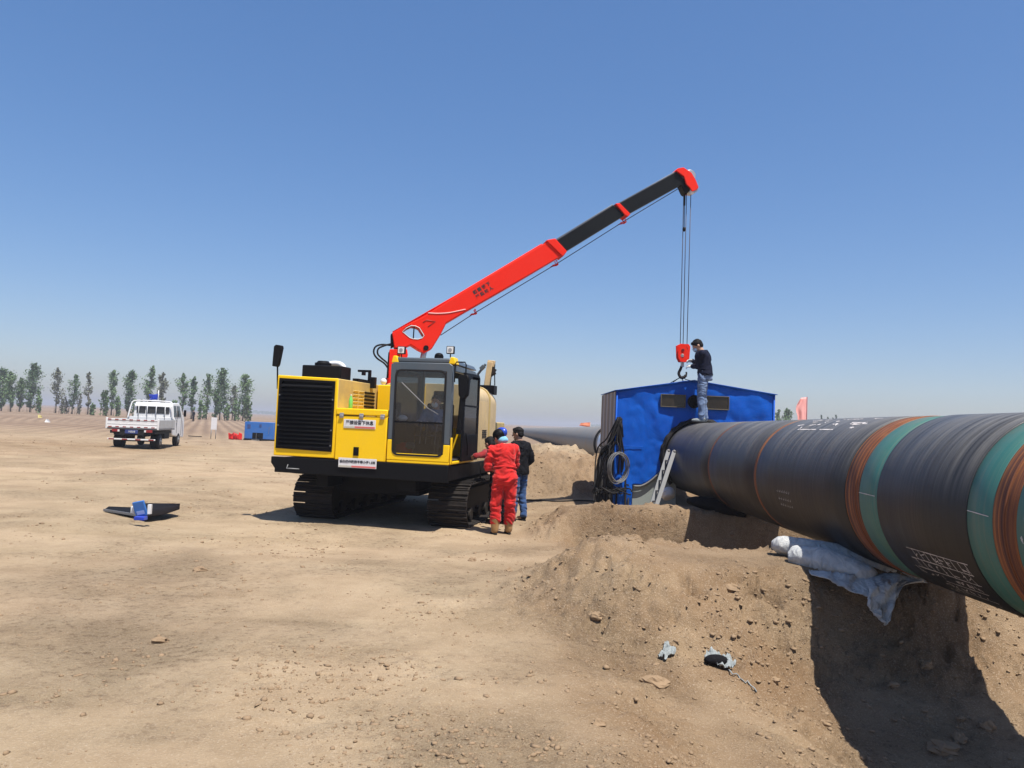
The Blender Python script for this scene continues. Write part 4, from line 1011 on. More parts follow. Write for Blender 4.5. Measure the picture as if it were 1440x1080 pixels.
# grab bar, mirror and vertical intake on the right front corner
m = MB(); m.tube([(.04, -.03, 2.30), (.04, -.03, 2.58), (.06, -.03, 2.62), (.20, -.03, 2.62), (.22, -.03, 2.58), (.22, -.03, 2.36)], .011, 8); mpart(m, 'mirror_bracket', Bk, cab, bevel=0, smooth=1)
m = MB(); m.prism([(.12, 2.10), (.10, 2.36), (.13, 2.42), (.27, 2.42), (.29, 2.36), (.27, 2.10), (.22, 2.04), (.16, 2.04)], lambda a, b, t: (a, t, b), -.06, .05); mpart(m, 'mirror', Bk, cab, bevel=.02)
m = MB(); m.tube([(.18, .0, 2.06), (.15, .0, 1.55)], [.05, .045], 12); m.box((.10, -.02, 1.48), (.18, .05, 1.58)); mpart(m, 'mirror_arm', Bk, cab, bevel=0, smooth='auto')
# open cab door swung back along the side
door = MB(); dz0, dz1 = 1.02, 2.50
def dj(a, b, t): return (X1+.012+t + (b-.62)*.03, b, a)
door.prism([(dz0, .62), (dz1, .62), (dz1+.02, T1-.1), (dz1-.04, T1-.02), (dz0, T1-.02)], dj, 0, .035, holes=[[(1.46, .69), (2.42, .69), (2.42, T1-.1), (1.46, T1-.1)]])
door = mpart(door, 'cab_door', Bk, bevel=.008)
m = MB(); m.prism([(1.46, .69), (2.42, .69), (2.42, T1-.1), (1.46, T1-.1)], dj, .015, .02); mpart(m, 'door_glass', M['glass'], door, bevel=0)
m = MB(); m.beam(dj(1.95, .66, .02), dj(1.95, T1-.06, .02), .02, .03); m.tube([dj(1.5, .75, .05), dj(1.3, .80, .07), dj(1.12, .9, .05)], .012, 6); mpart(m, 'door_rail', Bk, door, bevel=.002)
m = MB(); m.box((X1+.01, .0, 1.0), (X1+.035, .06, 1.42)); mpart(m, 'grab_rail', Yl, cab, bevel=.006)
# cab interior
I_ = M['interior']
m = MB(); m.box((X0+.03, .05, 1.03), (X1-.03, T1-.05, 1.06)); m.box((X0+.04, .12, 1.06), (X0+.26, .6, 1.62)); m.box((X0+.28, .15, 1.06), (X1-.3, .22, 1.30)); mpart(m, 'console', I_, cab, bevel=.015)
m = MB(); m.box((-.78, .75, 1.22), (-.28, 1.22, 1.36)); m.box((-.76, 1.15, 1.3), (-.30, 1.30, 1.98)); m.box((-.66, 1.16, 2.0), (-.40, 1.28, 2.2)); m.box((-.66, .85, 1.06), (-.40, 1.15, 1.22)); mpart(m, 'operator_seat', M['blackcloth'], cab, bevel=.03, seg=3)
m = MB()
for x in (-.62, -.52, -.36): m.tube([(x, .35, 1.06), (x+.02, .38, 1.62)], .011, 6); m.ell((x+.02, .38, 1.64), .024, nu=10, nv=6)
mpart(m, 'control_levers', M['steel'], cab, bevel=0, smooth='auto')
m = MB(); m.tube([(-.72, .26, 1.42), (-.3, .26, 1.43)], .012, 6); mpart(m, 'grab_bar', M['alu'], cab, bevel=0, smooth=1)
def blob(name, c, r, mat, parent=None, seed=0, rough=.35, label=None, cat=None):
    m = MB(); m.ell((0, 0, 0), 1, nu=22, nv=14); out = []
    for v in m.v:
        v = Vector(v); n1 = noise.noise(v*1.7+Vector((seed, 0, 0)))+.5*noise.noise(v*4+Vector((0, seed, 0))); w = v*(1+rough*n1)
        out.append((c[0]+w.x*r[0], c[1]+w.y*r[1], c[2]+w.z*r[2]))
    m.v = out; o = m.build(name, mat, parent, smooth=1)
    if label: tag(o, label, cat)
    return o
blob('red_cloth', (-.80, .14, 1.19), (.15, .07, .12), M['red'], cab, 1)
blob('grey_glove', (-.70, .12, 1.26), (.09, .05, .06), M['rag'], cab, 3)
blob('white_hard_hat', (-.90, .3, 1.70), (.08, .09, .05), M['white'], cab, 5, .05)
# round-shouldered rear tank with strap
m = MB()
def tank_sec(x0, x1, z0, z1, r, n=8):
    o = [(x0, z0), (x1, z0)]
    for cx, a0 in ((x1-r, 0), (x0+r, 90)):
        for k in range(n+1): a = radians(a0+90*k/n); o.append((cx+r*cos(a), z1-r+r*sin(a)))
    return o
m.prism(tank_sec(-1.9, -.05, .86, 2.36, .26), lambda a, b, t: (a, t, b), 1.86, 2.95); tk = mpart(m, 'side_tank', M['beige'], bevel=.02, smooth='auto', label='tall yellow tank, sheen painted in as cream, with rounded shoulders behind the cab')  # beige puts the washed sheen of the yellow tank into its colour
m = MB(); m.prism(tank_sec(-1.9, -.07, .86, 2.33, .28), lambda a, b, t: (a, t, b), 3.06, 3.72); mpart(m, 'tank_rear_section', M['beige'], tk, bevel=.02)
m = MB(); m.prism(tank_sec(-1.93, -.035, .88, 2.39, .27), lambda a, b, t: (a, t, b), 2.96, 3.05); mpart(m, 'tank_strap', M['yellow_sheen'], tk, bevel=.008)
for k in range(7):
    m = MB(); y = 2.0+k*.13; m.box((-.052, y, 1.05), (-.044, y+.035, 2.08)); mpart(m, 'tank_rib', M['beige'], tk, bevel=.003)
for k in range(4):
    m = MB(); m.box((-.050, 2.42, 1.40+k*.04), (-.040, 2.78, 1.42+k*.04)); mpart(m, 'stencil_line', M['black'], tk, bevel=0)
m = MB(); m.box((-1.6, 3.75, .98), (-.2, 5.3, 1.7)); mpart(m, 'rear_cabinet', M['yellow_sheen'], bevel=.02)
# handrail / step along the right side
m = MB(); m.box((-.02, 1.7, .62), (.14, 3.6, .66)); m.tube([(.1, 1.8, .64), (.1, 1.8, .95)], .012, 6); mpart(m, 'side_step', M['steel_dark'], bevel=.004)
# small beige folding jib standing behind the tank
def mp(px, py, t): # pixel to machine-plane at depth t, local coords
    w = on_plane(px, py, Vector((-.945, 12.2, 0))+MBk*t, MBk); return MI @ w
jt = 4.3
m = MB(); m.beam(mp(684.5, 545, jt), mp(690, 509, jt), .13, .12); m.beam(mp(686, 511, jt), mp(696, 512, jt), .1, .14); jb = mpart(m, 'rear_jib', M['beige'], bevel=.01, label='short beige jib post rising behind the tank')
m = MB(); m.beam(mp(693, 512, jt), mp(692, 527, jt), .08, .1); m.beam(mp(690, 529, jt), mp(697, 519, jt), .05, .06); m.beam(mp(692, 527, jt), mp(697, 524, jt), .05, .06); mpart(m, 'jib_hinge', M['steel_dark'], jb, bevel=.006)
m = MB(); m.tube([mp(690.5, 528, jt), mp(689.5, 542, jt)], .012, 6); m.tube([mp(695.5, 520, jt), mp(695.8, 542, jt)], .012, 6); mpart(m, 'jib_rod', Bk, jb, bevel=0, smooth=1)
m = MB(); m.tube([mp(671.5, 527, jt), mp(683, 512, jt)], .028, 8); m.beam(mp(676, 519.5, jt), mp(681, 514.5, jt), .08, .08); mpart(m, 'jib_cylinder', M['cabgrey'], jb, bevel=.004)
a = mp(672, 541.5, jt); b_ = mp(696, 555, jt); m = MB(); m.box((a.x, jt-.1, b_.z), (b_.x-.0, jt+.2, a.z)); mpart(m, 'counter_box', Bk, jb, bevel=.01)
text('01', .14, M['white'], jb, ((a.x+b_.x)/2+.0, jt-.11, b_.z+.04), (pi/2, 0, 0))

# ---------------- crane
RT = 15.75                                     # distance of the hanging rope
A_ = Vector((-.945, 12.2, 0)) + MR*(-1.72) + MBk*2.2
T_ = at(965, 275, RT)
BD = Vector((T_.x-A_.x, T_.y-A_.y, 0)).normalized(); BN = Vector((BD.y, -BD.x, 0))   # BN points towards the camera side
def bp_(px, py):      # pixel -> (s,z) in the boom's upright plane
    p = on_plane(px, py, A_, BN); return ((p-A_).dot(BD), p.z)
def bw(s, z, t): return MI @ (A_ + BD*s + Vector((0, 0, z)) + BN*t)
def boomprism(pix, t0, t1, name, mat, parent, bevel=.01, holes=(), label=None):
    m = MB(); m.prism([bp_(*q) for q in pix], bw, t0, t1, holes=[[bp_(*q) for q in h] for h in holes]); return mpart(m, name, mat, parent, bevel=bevel, label=label)
RD = M['red']
ped = boomprism([(547.5, 492), (572, 492), (573, 500), (566, 530), (563, 560), (545, 560)], -.16, .16, 'crane_column', RD, None, .015)
pb = MB(); q = bp_(556, 540); base = A_ + BD*q[0]; pb.cyl(MI @ Vector((base.x, base.y, 1.0)), MI @ Vector((base.x, base.y, q[1]+.1)), .2, 28); mpart(pb, 'column_base', RD, ped, bevel=.01)
m = MB(); s0, z0 = bp_(549.5, 500); m.tube([bw(s0-.03, z0+.05, .1), bw(s0-.06, z0-1.0, .1)], .022, 8); mpart(m, 'column_pipe', Bk, ped, bevel=0, smooth=1)
main = [(551, 469), (573, 457.5), (595.5, 446), (637.8, 419.5), (700, 382), (760, 346.5), (777, 339.5), (791, 357), (786.7, 362), (720, 401.5), (655.5, 438.5), (626.7, 455.5), (619, 471), (606.7, 491), (596.5, 497), (588, 493), (577, 486), (566, 491), (554, 490)]
hole_ = [(565.5, 467.8), (571, 462.5), (577.8, 459.3), (584, 460), (589, 462.5), (595.5, 473), (593, 476.5), (587, 478.3), (580, 477.8), (575.5, 476.2)]
boom = boomprism(main, -.17, .17, 'boom', RD, None, .014, [hole_], 'red telescopic boom with black extended sections')
m = MB(); ring = [bp_(*q) for q in hole_]; m.tube([bw(s, z, .172) for s, z in ring], .007, 6, closed=True); m.tube([bw(s, z, -.172) for s, z in ring], .014, 6, closed=True); mpart(m, 'hole_rim', M['white'], boom, bevel=0, smooth=1)
m = MB(); ln = [bp_(*q) for q in ((601, 441.8), (615, 442.5), (630, 441.5), (645, 438.5), (653, 436.8))]; m.tube(smooth_path([bw(s, z, .171) for s, z in ln], 4), .012, 6); mpart(m, 'weld_line', paint('pale_red', (.8, .4, .38), .5), boom, bevel=0, smooth=1)
m = MB(); l1 = [bp_(*q) for q in ((594, 455), (599, 451.8), (611, 453.5), (601, 461))]; m.tube([bw(s, z, .171) for s, z in l1], .01, 6); mpart(m, 'bracket_edge', paint('dark_red', (.25, .02, .015), .5), boom, bevel=0, smooth=1)
m = MB(); e1 = [(552, 468.2), (637.8, 418.7), (760, 345.7)]
for t in (-.12, .12): m.tube([bw(*bp_(*q), t) for q in e1], .018, 6)
mpart(m, 'boom_edge', RD, boom, bevel=0, smooth=1)
boomprism([(765, 340.8), (777.5, 338.3), (794, 356), (788.5, 363.5), (784, 359.5)], -.20, .20, 'boom_collar', RD, boom, .012)
boomprism([(776, 343), (860, 291), (876, 304.5), (789, 358)], -.14, .14, 'second_section', M['boomblack'], boom, .012)
boomprism([(780, 337.8), (859.5, 288.8), (861, 291.5), (781, 341)], -.08, .10, 'sunlit_top_strip', M['boomsunlit'], boom, .006)  # added strip, its grey paints the sunlit top of the black section
boomprism([(862, 289.2), (868, 288.6), (882.8, 303.6), (879.5, 307.5), (875, 305)], -.17, .17, 'boom_collar', RD, boom, .01)
boomprism([(866, 289.5), (949, 243.8), (962, 258), (880, 303.5)], -.11, .11, 'third_section', M['boomblack'], boom, .01)
boomprism([(868, 286.6), (948, 242), (949.5, 244.5), (869, 289.5)], -.06, .07, 'sunlit_top_strip', M['boomsunlit'], boom, .005)
hd = MB()
hp_ = [(946.5, 243), (949, 240), (957, 238.6), (968, 246), (974, 256), (978, 266.5), (975, 270), (969, 272.5), (966, 267), (961, 262), (957.5, 251)]
for t0, t1 in ((-.16, -.12), (.12, .16)): hd.prism([bp_(*q) for q in hp_], bw, t0, t1)
hd.prism([bp_(*q) for q in [(946.5, 243), (949, 240), (957, 238.6), (966, 244.5), (962, 249), (956, 249)]], bw, -.12, .12)
head = mpart(hd, 'boom_head', RD, boom, bevel=.008)
boomprism([(953.5, 259), (958, 252), (966, 262), (967, 270), (963, 275), (960, 273)], -.10, .10, 'head_block', Bk, head, .008)
m = MB()
for q in ((967, 249.5), (972.5, 267)):
    s, z = bp_(*q); m.cyl(bw(s, z, -.14), bw(s, z, .14), .12 if q[1] < 260 else .09, 24)
mpart(m, 'sheave', M['steel'], head, bevel=.006)
s, z = bp_(969.5, 272.5); m = MB(); m.ell(bw(s, z, .1), .05, nu=12, nv=8); mpart(m, 'pin_nut', M['white'], head, bevel=0, smooth=1)
# rope under the boom and its guides
rp = MB(); q = [bp_(*k) for k in ((619.5, 471.5), (667, 440.5), (783.5, 370.5), (877, 311.5), (956, 264))]
rp.tube([bw(s, z, .0) for s, z in q], .009, 6); mpart(rp, 'winch_rope', M['rope'], boom, bevel=0, smooth=1)
for (ax, ay) in ((667, 435), (781, 366.5), (876.5, 307)):
    m = MB(); s, z = bp_(ax, ay); s2, z2 = bp_(ax+2.5, ay+6); s3, z3 = bp_(ax-4, ay+3.5)
    for t in (-.07, .07): m.tube([bw(s, z, t), bw(s2, z2, t), bw(s3-.02, z3-.06, t)], .012, 6)
    m.tube([bw(s2, z2, -.07), bw(s2, z2, .07)], .014, 6); mpart(m, 'rope_guide', RD, boom, bevel=0, smooth='auto')
# lettering on the boom side
def boomtext(body, px, py, size, name='lettering'):
    s, z = bp_(px, py); s1, z1 = bp_(px-30, py+18.2); o = A_+BD*s+Vector((0, 0, z))+BN*.1725
    ang = atan2(z-z1, s-s1); X_ = BD*cos(ang)+Vector((0, 0, sin(ang))); Y_ = -BD*sin(ang)+Vector((0, 0, cos(ang)))
    W = Matrix((X_, Y_, BN)).transposed().to_4x4(); W.translation = o
    t = text(body, size, M['ink'], boom, None, None, name, world=MI @ W, bold=.003, sp=1.6); return t
boomtext('起重臂下', 675.5, 407.3, .078); boomtext('严禁站人', 679.5, 413.4, .078)
# lift cylinder stub and hoses at the boom foot
m = MB(); m.tube([bw(*bp_(598, 488), 0), bw(*bp_(592, 515), 0)], .055, 14); mpart(m, 'lift_cylinder', M['steel'], ped, bevel=0, smooth=1)
m = MB(); m.cyl(bw(*bp_(598, 490.5), -.2), bw(*bp_(598, 490.5), .2), .05, 16); m.cyl(bw(*bp_(561, 496), -.18), bw(*bp_(561, 496), .18), .035, 14); mpart(m, 'pivot_pin', Bk, ped, bevel=0, smooth='auto')
m = MB(); m.tube([bw(*bp_(582, 458.5), .1), bw(*bp_(580.5, 481), .1)], .012, 6); mpart(m, 'inner_hose', Bk, boom, bevel=0, smooth=1)
boomprism([(549.2, 471), (552.5, 469), (554.5, 487), (549.5, 490)], -.14, .14, 'foot_plate', Bk, boom, .006)
for k, pts in enumerate(([(549, 486), (537, 485), (528, 488), (525.5, 496), (530, 504), (541, 512), (547, 523), (546, 540)], [(549, 484.5), (540, 487), (532, 491), (531, 498), (536, 504), (544, 511), (548, 520), (547.5, 540)])):
    m = MB(); m.tube(smooth_path([bw(*bp_(*q), .06+.05*k) for q in pts], 5), .017, 8); mpart(m, 'hydraulic_hose', M['rubber'], ped, bevel=0, smooth=1)
# hanging ropes, weight, hook block
HB = at(961.5, 488, RT)
for px0, px1, dt in ((961.5, 956.5, -.02), (965.5, 960.5, .03), (971.5, 966, .0)):
    p0 = at(px0, 272, RT+dt); p1 = at(px1, 487, RT+dt); m = MB(); m.tube([MI @ p0, MI @ p1], .0085, 6); mpart(m, 'hoist_rope', M['rope'], boom, bevel=0, smooth=1)
p0 = at(963, 273, RT-.05); m = MB(); p1 = at(962.5, 289, RT-.05); p2 = at(962, 322.5, RT-.05)
m.tube([MI @ p0, MI @ p1], .018, 8); m.tube([MI @ p1, MI @ p2], .009, 6); m.ell(MI @ p2, (.035, .035, .05), nu=12, nv=8); mpart(m, 'limit_weight', Bk, boom, bevel=0, smooth='auto')
hk = MB()
def hpx(px, py, dy=0): return MI @ at(px, py, RT+dy)
u0 = at(961, 484, RT); u1 = at(960, 510, RT)
for dy in (-.09, .07):
    hk.prism([(951.5, 486), (956, 484), (967, 484.5), (969.5, 488), (968, 505), (963, 510), (955, 509), (952, 503)], lambda a, b, t: MI @ (at(a, b, RT)+Vector((0, t, 0))), dy, dy+.02)
hkb = mpart(hk, 'hook_block', RD, None, bevel=.006, label='red sheave block hanging on three ropes')
c1, c2 = hpx(960.5, 492), hpx(960, 501)
m = MB(); m.cyl(hpx(960.5, 492, -.07), hpx(960.5, 492, .07), .10, 22); m.cyl(hpx(960.5, 492, -.11), hpx(960.5, 492, .1), .03, 12); mpart(m, 'block_sheave', M['darkred'], hkb, bevel=.006)
m = MB(); m.cyl(hpx(959.5, 500, -.1), hpx(959.5, 500, .09), .035, 14); m.tube([hpx(959.5, 508), hpx(959.5, 516)], .035, 12); mpart(m, 'swivel', M['steel'], hkb, bevel=.004)
m = MB(); m.tube(smooth_path([hpx(959, 514), hpx(957, 519), hpx(954.5, 525), hpx(957, 530.5), hpx(961, 531), hpx(965, 527), hpx(965, 523)], 5), [.028]*5+[.03]*20+[.018]*6, 10); mpart(m, 'hook', M['steel_dark'], hkb, bevel=0, smooth=1)
# rope slings from the hook to the tent ridge: hang from the hook, tied to the tent
sl = MB(); zt = zp+.03
for dx, dy in ((-.30, .25), (.28, .3), (-.2, 1.2), (.25, 1.2)):
    sl.tube([at(960, 529, RT), Vector((at(960, 529, RT).x+dx*.3, RT+dy*.3, at(960, 533, RT).z)), Vector((xp+dx, TD+.25+dy, zp-abs(dx)*.14+.03))], .009, 6)
tag(sl.build('lifting_sling', M['rubber'], None, smooth=1), 'black lifting slings between crane hook and tent ridge', 'sling')
# bottle standing on the toolbox
bt = thing('green_bottle', 'green plastic drink bottle standing on the yellow toolbox', 'bottle', Vector((-.945, 12.2, 0))+MR*(-1.84)+MBk*.35+Vector((0, 0, 1.82)))
m = MB(); m.tube([(0, 0, 0), (0, 0, .01), (0, 0, .15), (0, 0, .18), (0, 0, .22)], [.028, .034, .034, .022, .013], 16); m.build('bottle_body', M['bottle'], bt, smooth='auto')
m = MB(); m.cyl((0, 0, .22), (0, 0, .24), .016, 12); m.build('cap', M['white'], bt)

# ------------------------------------------------------------------ people
def voxel(m, name, mat, parent, vox, smooth_n=4, fold=0, seed=0, fz=15, local_mats=None):
    me = bpy.data.meshes.new('tmp'); me.from_pydata(m.v, [], m.f); bm = bmesh.new(); bm.from_mesh(me); bmesh.ops.recalc_face_normals(bm, faces=bm.faces); bm.to_mesh(me); bm.free()
    o = bpy.data.objects.new('tmp', me); COL.objects.link(o)
    r = o.modifiers.new('r', 'REMESH'); r.mode = 'VOXEL'; r.voxel_size = vox; r.adaptivity = 0
    s = o.modifiers.new('s', 'SMOOTH'); s.iterations = smooth_n; s.factor = .5
    dg = bpy.context.evaluated_depsgraph_get(); dg.update(); out = bpy.data.meshes.new_from_object(o.evaluated_get(dg)); bpy.data.objects.remove(o)
    out.name = name
    if fold:
        n = len(out.vertices); co = np.empty(n*3, np.float32); out.vertices.foreach_get('co', co); co = co.reshape(-1, 3)
        nm = np.array([v.normal[:] for v in out.vertices]); d = np.empty(n)
        for i in range(n):
            x, y, z = co[i]; p = Vector((x*6+seed, y*6, z*fz+2.2*noise.noise(Vector((x*5, y*5, z*3+seed)))))
            d[i] = fold*(noise.noise(p)*1.1 + .5*noise.noise(p*2.1)) + fold*.8*abs(noise.noise(Vector((x*9, y*9, z*5+seed))))
        co = co + nm*d[:, None]; out.vertices.foreach_set('co', co.astype(np.float32).ravel())
    out.materials.clear(); out.materials.append(mat); out.polygons.foreach_set('use_smooth', [True]*len(out.polygons)); out.update()
    q = bpy.data.objects.new(name, out); COL.objects.link(q); q.parent = parent; return q
def limb(m, p0, r0, p1, r1, n=14):
    p0 = Vector(p0); p1 = Vector(p1); m.tube([p0, p0.lerp(p1, .5), p1], [r0, (r0+r1)/2, r1], n); m.ell(p0, r0, nu=n, nv=8); m.ell(p1, r1, nu=n, nv=8)
def loft(m, secs, n=22):
    b = len(m.v)
    for c, sd, fw, rx, ry in secs:
        c = Vector(c)
        for k in range(n):
            a = 2*pi*k/n; m.v.append(tuple(c + sd*(rx*cos(a)) + fw*(ry*sin(a))))
    for i in range(len(secs)-1):
        for k in range(n): m.f.append((b+i*n+k, b+i*n+(k+1) % n, b+(i+1)*n+(k+1) % n, b+(i+1)*n+k)); m.m.append(0)
    m.f.append(tuple(b+k for k in range(n-1, -1, -1))); m.m.append(0); e = b+(len(secs)-1)*n; m.f.append(tuple(e+k for k in range(n))); m.m.append(0)
def hand(m, w, d, nrm, side, g=0, curl=.8):
    """w wrist, d pointing along the hand, nrm back-of-hand normal, side +1/-1 thumb side"""
    w = Vector(w); d = Vector(d).normalized(); nrm = Vector(nrm); nrm = (nrm-d*nrm.dot(d)).normalized(); s = d.cross(nrm)*side
    R_ = Matrix((s, d, nrm)).transposed()
    m.ell(w+d*.045, (.040+g, .052+g, .016+g), rot=R_, nu=14, nv=8)
    for i, (off, L_) in enumerate(((.030, .072), (.010, .080), (-.010, .075), (-.030, .060))):
        p = w+d*.082+s*off; a = .25; rr = .0088-.0006*i+g*.7
        for k, fr_ in enumerate((.45, .32, .25)):
            a += curl*(.75 if k else .45); q = p + (d*cos(a)-nrm*sin(a))*L_*fr_; limb(m, p, rr, q, rr*.92, 8); p = q; rr *= .92
    p = w+d*.025+s*.032; q = p+(s*.75+d*.75-nrm*.35).normalized()*.035; limb(m, p, .012+g, q, .010+g, 8); r = q+(d*.9+s*.1-nrm*.5*curl).normalized()*.032; limb(m, q, .010+g, r, .0085+g, 8)
def person(label, loc, yaw, J, fit, vox=.009, group=None):
    """J: joints in metres, the figure faces +Y; fit: clothing"""
    t = thing('person', label, 'person', loc, yaw, group); V = {k: Vector(v) for k, v in J.items() if not isinstance(v, (int, float))}
    X = Vector((1, 0, 0)); sp = (V['neck']-V['pel']).normalized(); fw = sp.cross(X)*-1; fw = X.cross(sp)*-1 if fw.y < 0 else fw
    shd = (V['shR']-V['shL']).normalized(); hpd = (V['hiR']-V['hiL']).normalized(); f2 = sp.cross(shd).normalized()*1; 
    def torso(m, g=0, low=0.0, coat=0):
        c = V['pel']; n_ = V['neck']; L_ = (n_-c).length
        prof = [(-.16*coat-.10*low, .155, .12), (-.03, .165, .125), (.08, .155, .115), (.20, .148, .108), (.32, .168, .118), (.42, .182, .12), (.49, .165, .10), (.53, .10, .075)]
        secs = []
        for h, rx, ry in prof:
            h2 = h*L_/.53; k = min(1, max(0, h/.5)); sd = hpd.lerp(shd, k).normalized(); q = c+sp*h2
            secs.append((q, sd, sp.cross(sd).normalized(), rx+g, ry+g))
        loft(m, secs)
    hd = V['head']; hy = J.get('hyaw', 0); hp2 = J.get('hpitch', 0); HR_ = Matrix.Rotation(hy, 3, 'Z') @ Matrix.Rotation(hp2, 3, 'X')
    def hq(x, y, z): return hd + HR_ @ Vector((x, y, z))
    # one continuous body
    m = MB()
    m.ell(hd+HR_ @ Vector((0, -.005, .02)), (.076, .096, .098), rot=HR_, nu=20, nv=14); m.ell(hq(0, .022, -.045), (.056, .066, .068), rot=HR_)
    limb(m, hq(0, .098, .0), .012, hq(0, .112, -.022), .015, 8); m.ell(hq(0, .088, -.062), (.024, .012, .012), rot=HR_, nu=10, nv=6); m.ell(hq(0, .072, -.098), (.026, .02, .018), rot=HR_, nu=10, nv=6)
    m.ell(hq(0, .083, .022), (.05, .016, .012), rot=HR_, nu=12, nv=6)
    for s in (-1, 1): m.ell(hq(s*.077, -.012, -.01), (.010, .020, .032), rot=HR_, nu=10, nv=8)
    limb(m, V['neck']-sp*.04, .06, hq(0, -.02, -.06), .052)
    torso(m, -.028)
    for S in 'LR':
        limb(m, V['sh'+S], .048, V['el'+S], .038); limb(m, V['el'+S], .038, V['wr'+S], .026)
        limb(m, V['hi'+S], .075, V['kn'+S], .05); limb(m, V['kn'+S], .05, V['an'+S], .036); m.ell(V['an'+S]+Vector((0, .06, -.03)), (.035, .11, .03), nu=12, nv=8)
        limb(m, V['neck']-sp*.06, .05, V['sh'+S], .045)
    if not fit.get('glove'):
        for S in 'LR': hand(m, V['wr'+S], J['hd'+S], J['hn'+S], 1 if S == 'L' else -1, curl=J.get('curl', .8))
    voxel(m, 'body', M['skin'], t, min(vox, .0075) if vox < .02 else vox, 2)
    # face details
    m = MB()
    for s in (-1, 1): m.ell(hq(s*.031, .084, .005), (.013, .008, .007), rot=HR_, nu=10, nv=6)
    m.build('eye', M['white'], t, smooth=1)
    m = MB()
    for s in (-1, 1): m.ell(hq(s*.031, .090, .005), (.006, .004, .006), rot=HR_, nu=8, nv=6); m.beam(hq(s*.016, .092, .027), hq(s*.048, .082, .030), .008, .006)
    m.build('pupils_and_brows', M['hair'], t, smooth=1)
    if fit.get('hair', True):
        m = MB()
        m.ell(hq(0, -.018, .040), (.086, .100, .092), rot=HR_, nu=20, nv=12); m.ell(hq(0, -.055, -.01), (.072, .062, .07), rot=HR_); m.ell(hq(0, .045, .085), (.058, .045, .035), rot=HR_)
        voxel(m, 'hair', M['hair'], t, max(.009, vox), 2, .006, 3, 30)
    # garments
    if fit.get('coverall'):
        m = MB(); torso(m, .022)
        for S in 'LR':
            limb(m, V['sh'+S], .075, V['el'+S], .062); limb(m, V['el'+S], .062, V['wr'+S], .050); limb(m, V['neck']-sp*.075, .07, V['sh'+S], .075)
            limb(m, V['hi'+S]+Vector((0, 0, .02)), .112, V['kn'+S], .092); limb(m, V['kn'+S], .092, V['an'+S]+Vector((0, 0, .13)), .080)
        m.ell(V['pel']+Vector((0, -.045, -.04)), (.17, .12, .12)); m.tube([V['neck']-sp*.03+Vector((.075*cos(a), .075*sin(a), 0)) for a in np.linspace(0, 2*pi, 14)[:-1]], .018, 6, closed=True)
        voxel(m, 'coverall', fit['coverall'], t, vox, 2, .019, fit.get('seed', 1), 17)
        m = MB(); c = V['pel']+sp*.13; k = 30; ring = [c + hpd*(.183*cos(a)) + sp.cross(hpd)*(.143*sin(a)) for a in np.linspace(0, 2*pi, k+1)[:-1]]; m.tube(ring, .014, 6, closed=True); m.build('waistband', fit['coverall'], t, smooth=1)
    else:
        m = MB(); torso(m, .028, coat=fit.get('coat', 0))
        for S in 'LR':
            limb(m, V['sh'+S], .072, V['el'+S], .060); limb(m, V['el'+S], .060, V['wr'+S], .046); limb(m, V['neck']-sp*.075, .065, V['sh'+S], .072)
        m.tube([V['neck']-sp*.015+Vector((.068*cos(a), .068*sin(a), 0)) for a in np.linspace(0, 2*pi, 14)[:-1]], .022, 6, closed=True)
        voxel(m, 'jacket', fit['jacket'], t, vox, 2, .015, fit.get('seed', 2), 12)
        m = MB(); c = V['pel']
        loft(m, [(c-sp*.10, hpd, sp.cross(hpd), .15, .12), (c, hpd, sp.cross(hpd), .178, .135), (c+sp*.12, hpd, sp.cross(hpd), .165, .125)])
        for S in 'LR':
            limb(m, V['hi'+S], .098, V['kn'+S], .074); limb(m, V['kn'+S], .074, V['an'+S]+Vector((0, 0, .02)), .062)
        voxel(m, 'trousers', fit['trousers'], t, vox, 2, .014, fit.get('seed', 2)+3, 19)
    for S in 'LR':
        a = V['an'+S]; m = MB(); fy = J.get('foot'+S, 0); RF = Matrix.Rotation(fy, 3, 'Z'); mt = fit.get('boot', M['blackcloth'])
        m.ell(a+RF @ Vector((0, .075, -.035)), (.050, .130, .042), rot=RF, nu=16, nv=10); m.ell(a+RF @ Vector((0, .0, -.01)), (.048, .062, .062), rot=RF)
        if fit.get('tallboot'): limb(m, a, .062, a+Vector((0, 0, .17)), .082)
        voxel(m, 'boot' if fit.get('tallboot') else 'shoe', mt, t, max(.01, vox), 2, .003, 1, 20)
        m = MB(); q = [RF @ Vector((.053*cos(k)*(1 if sin(k) > 0 else .85), .075+.142*sin(k)-.01, 0)) for k in np.linspace(0, 2*pi, 20)[:-1]]
        m.prism([(p.x, p.y) for p in q], lambda x, y, z: (a.x+x, a.y+y, a.z-.055+z), -.026, .0); m.build('sole', M['rubber'], t, bevel=.004)
    if fit.get('glove'):
        for S in 'LR':
            m = MB(); hand(m, V['wr'+S], J['hd'+S], J['hn'+S], 1 if S == 'L' else -1, .005, curl=.75); limb(m, V['wr'+S], .036, V['wr'+S]-Vector(J['hd'+S]).normalized()*.05, .044)
            voxel(m, 'glove', M['glove'], t, .008, 2)
    return t, hq, HR_
def stand(**k):
    J = dict(pel=(0, 0, .93), neck=(0, .01, 1.45), head=(0, .03, 1.58), shL=(-.185, 0, 1.39), shR=(.185, 0, 1.39), elL=(-.25, -.02, 1.11), elR=(.25, -.02, 1.11), wrL=(-.24, .10, .88), wrR=(.24, .10, .88),
             hiL=(-.09, 0, .90), hiR=(.09, 0, .90), knL=(-.11, .02, .50), knR=(.11, .02, .50), anL=(-.12, -.02, .085), anR=(.12, -.02, .085),
             hdL=(0, .3, -1), hdR=(0, .3, -1), hnL=(-1, 0, 0), hnR=(1, 0, 0))
    J.update(k); return J
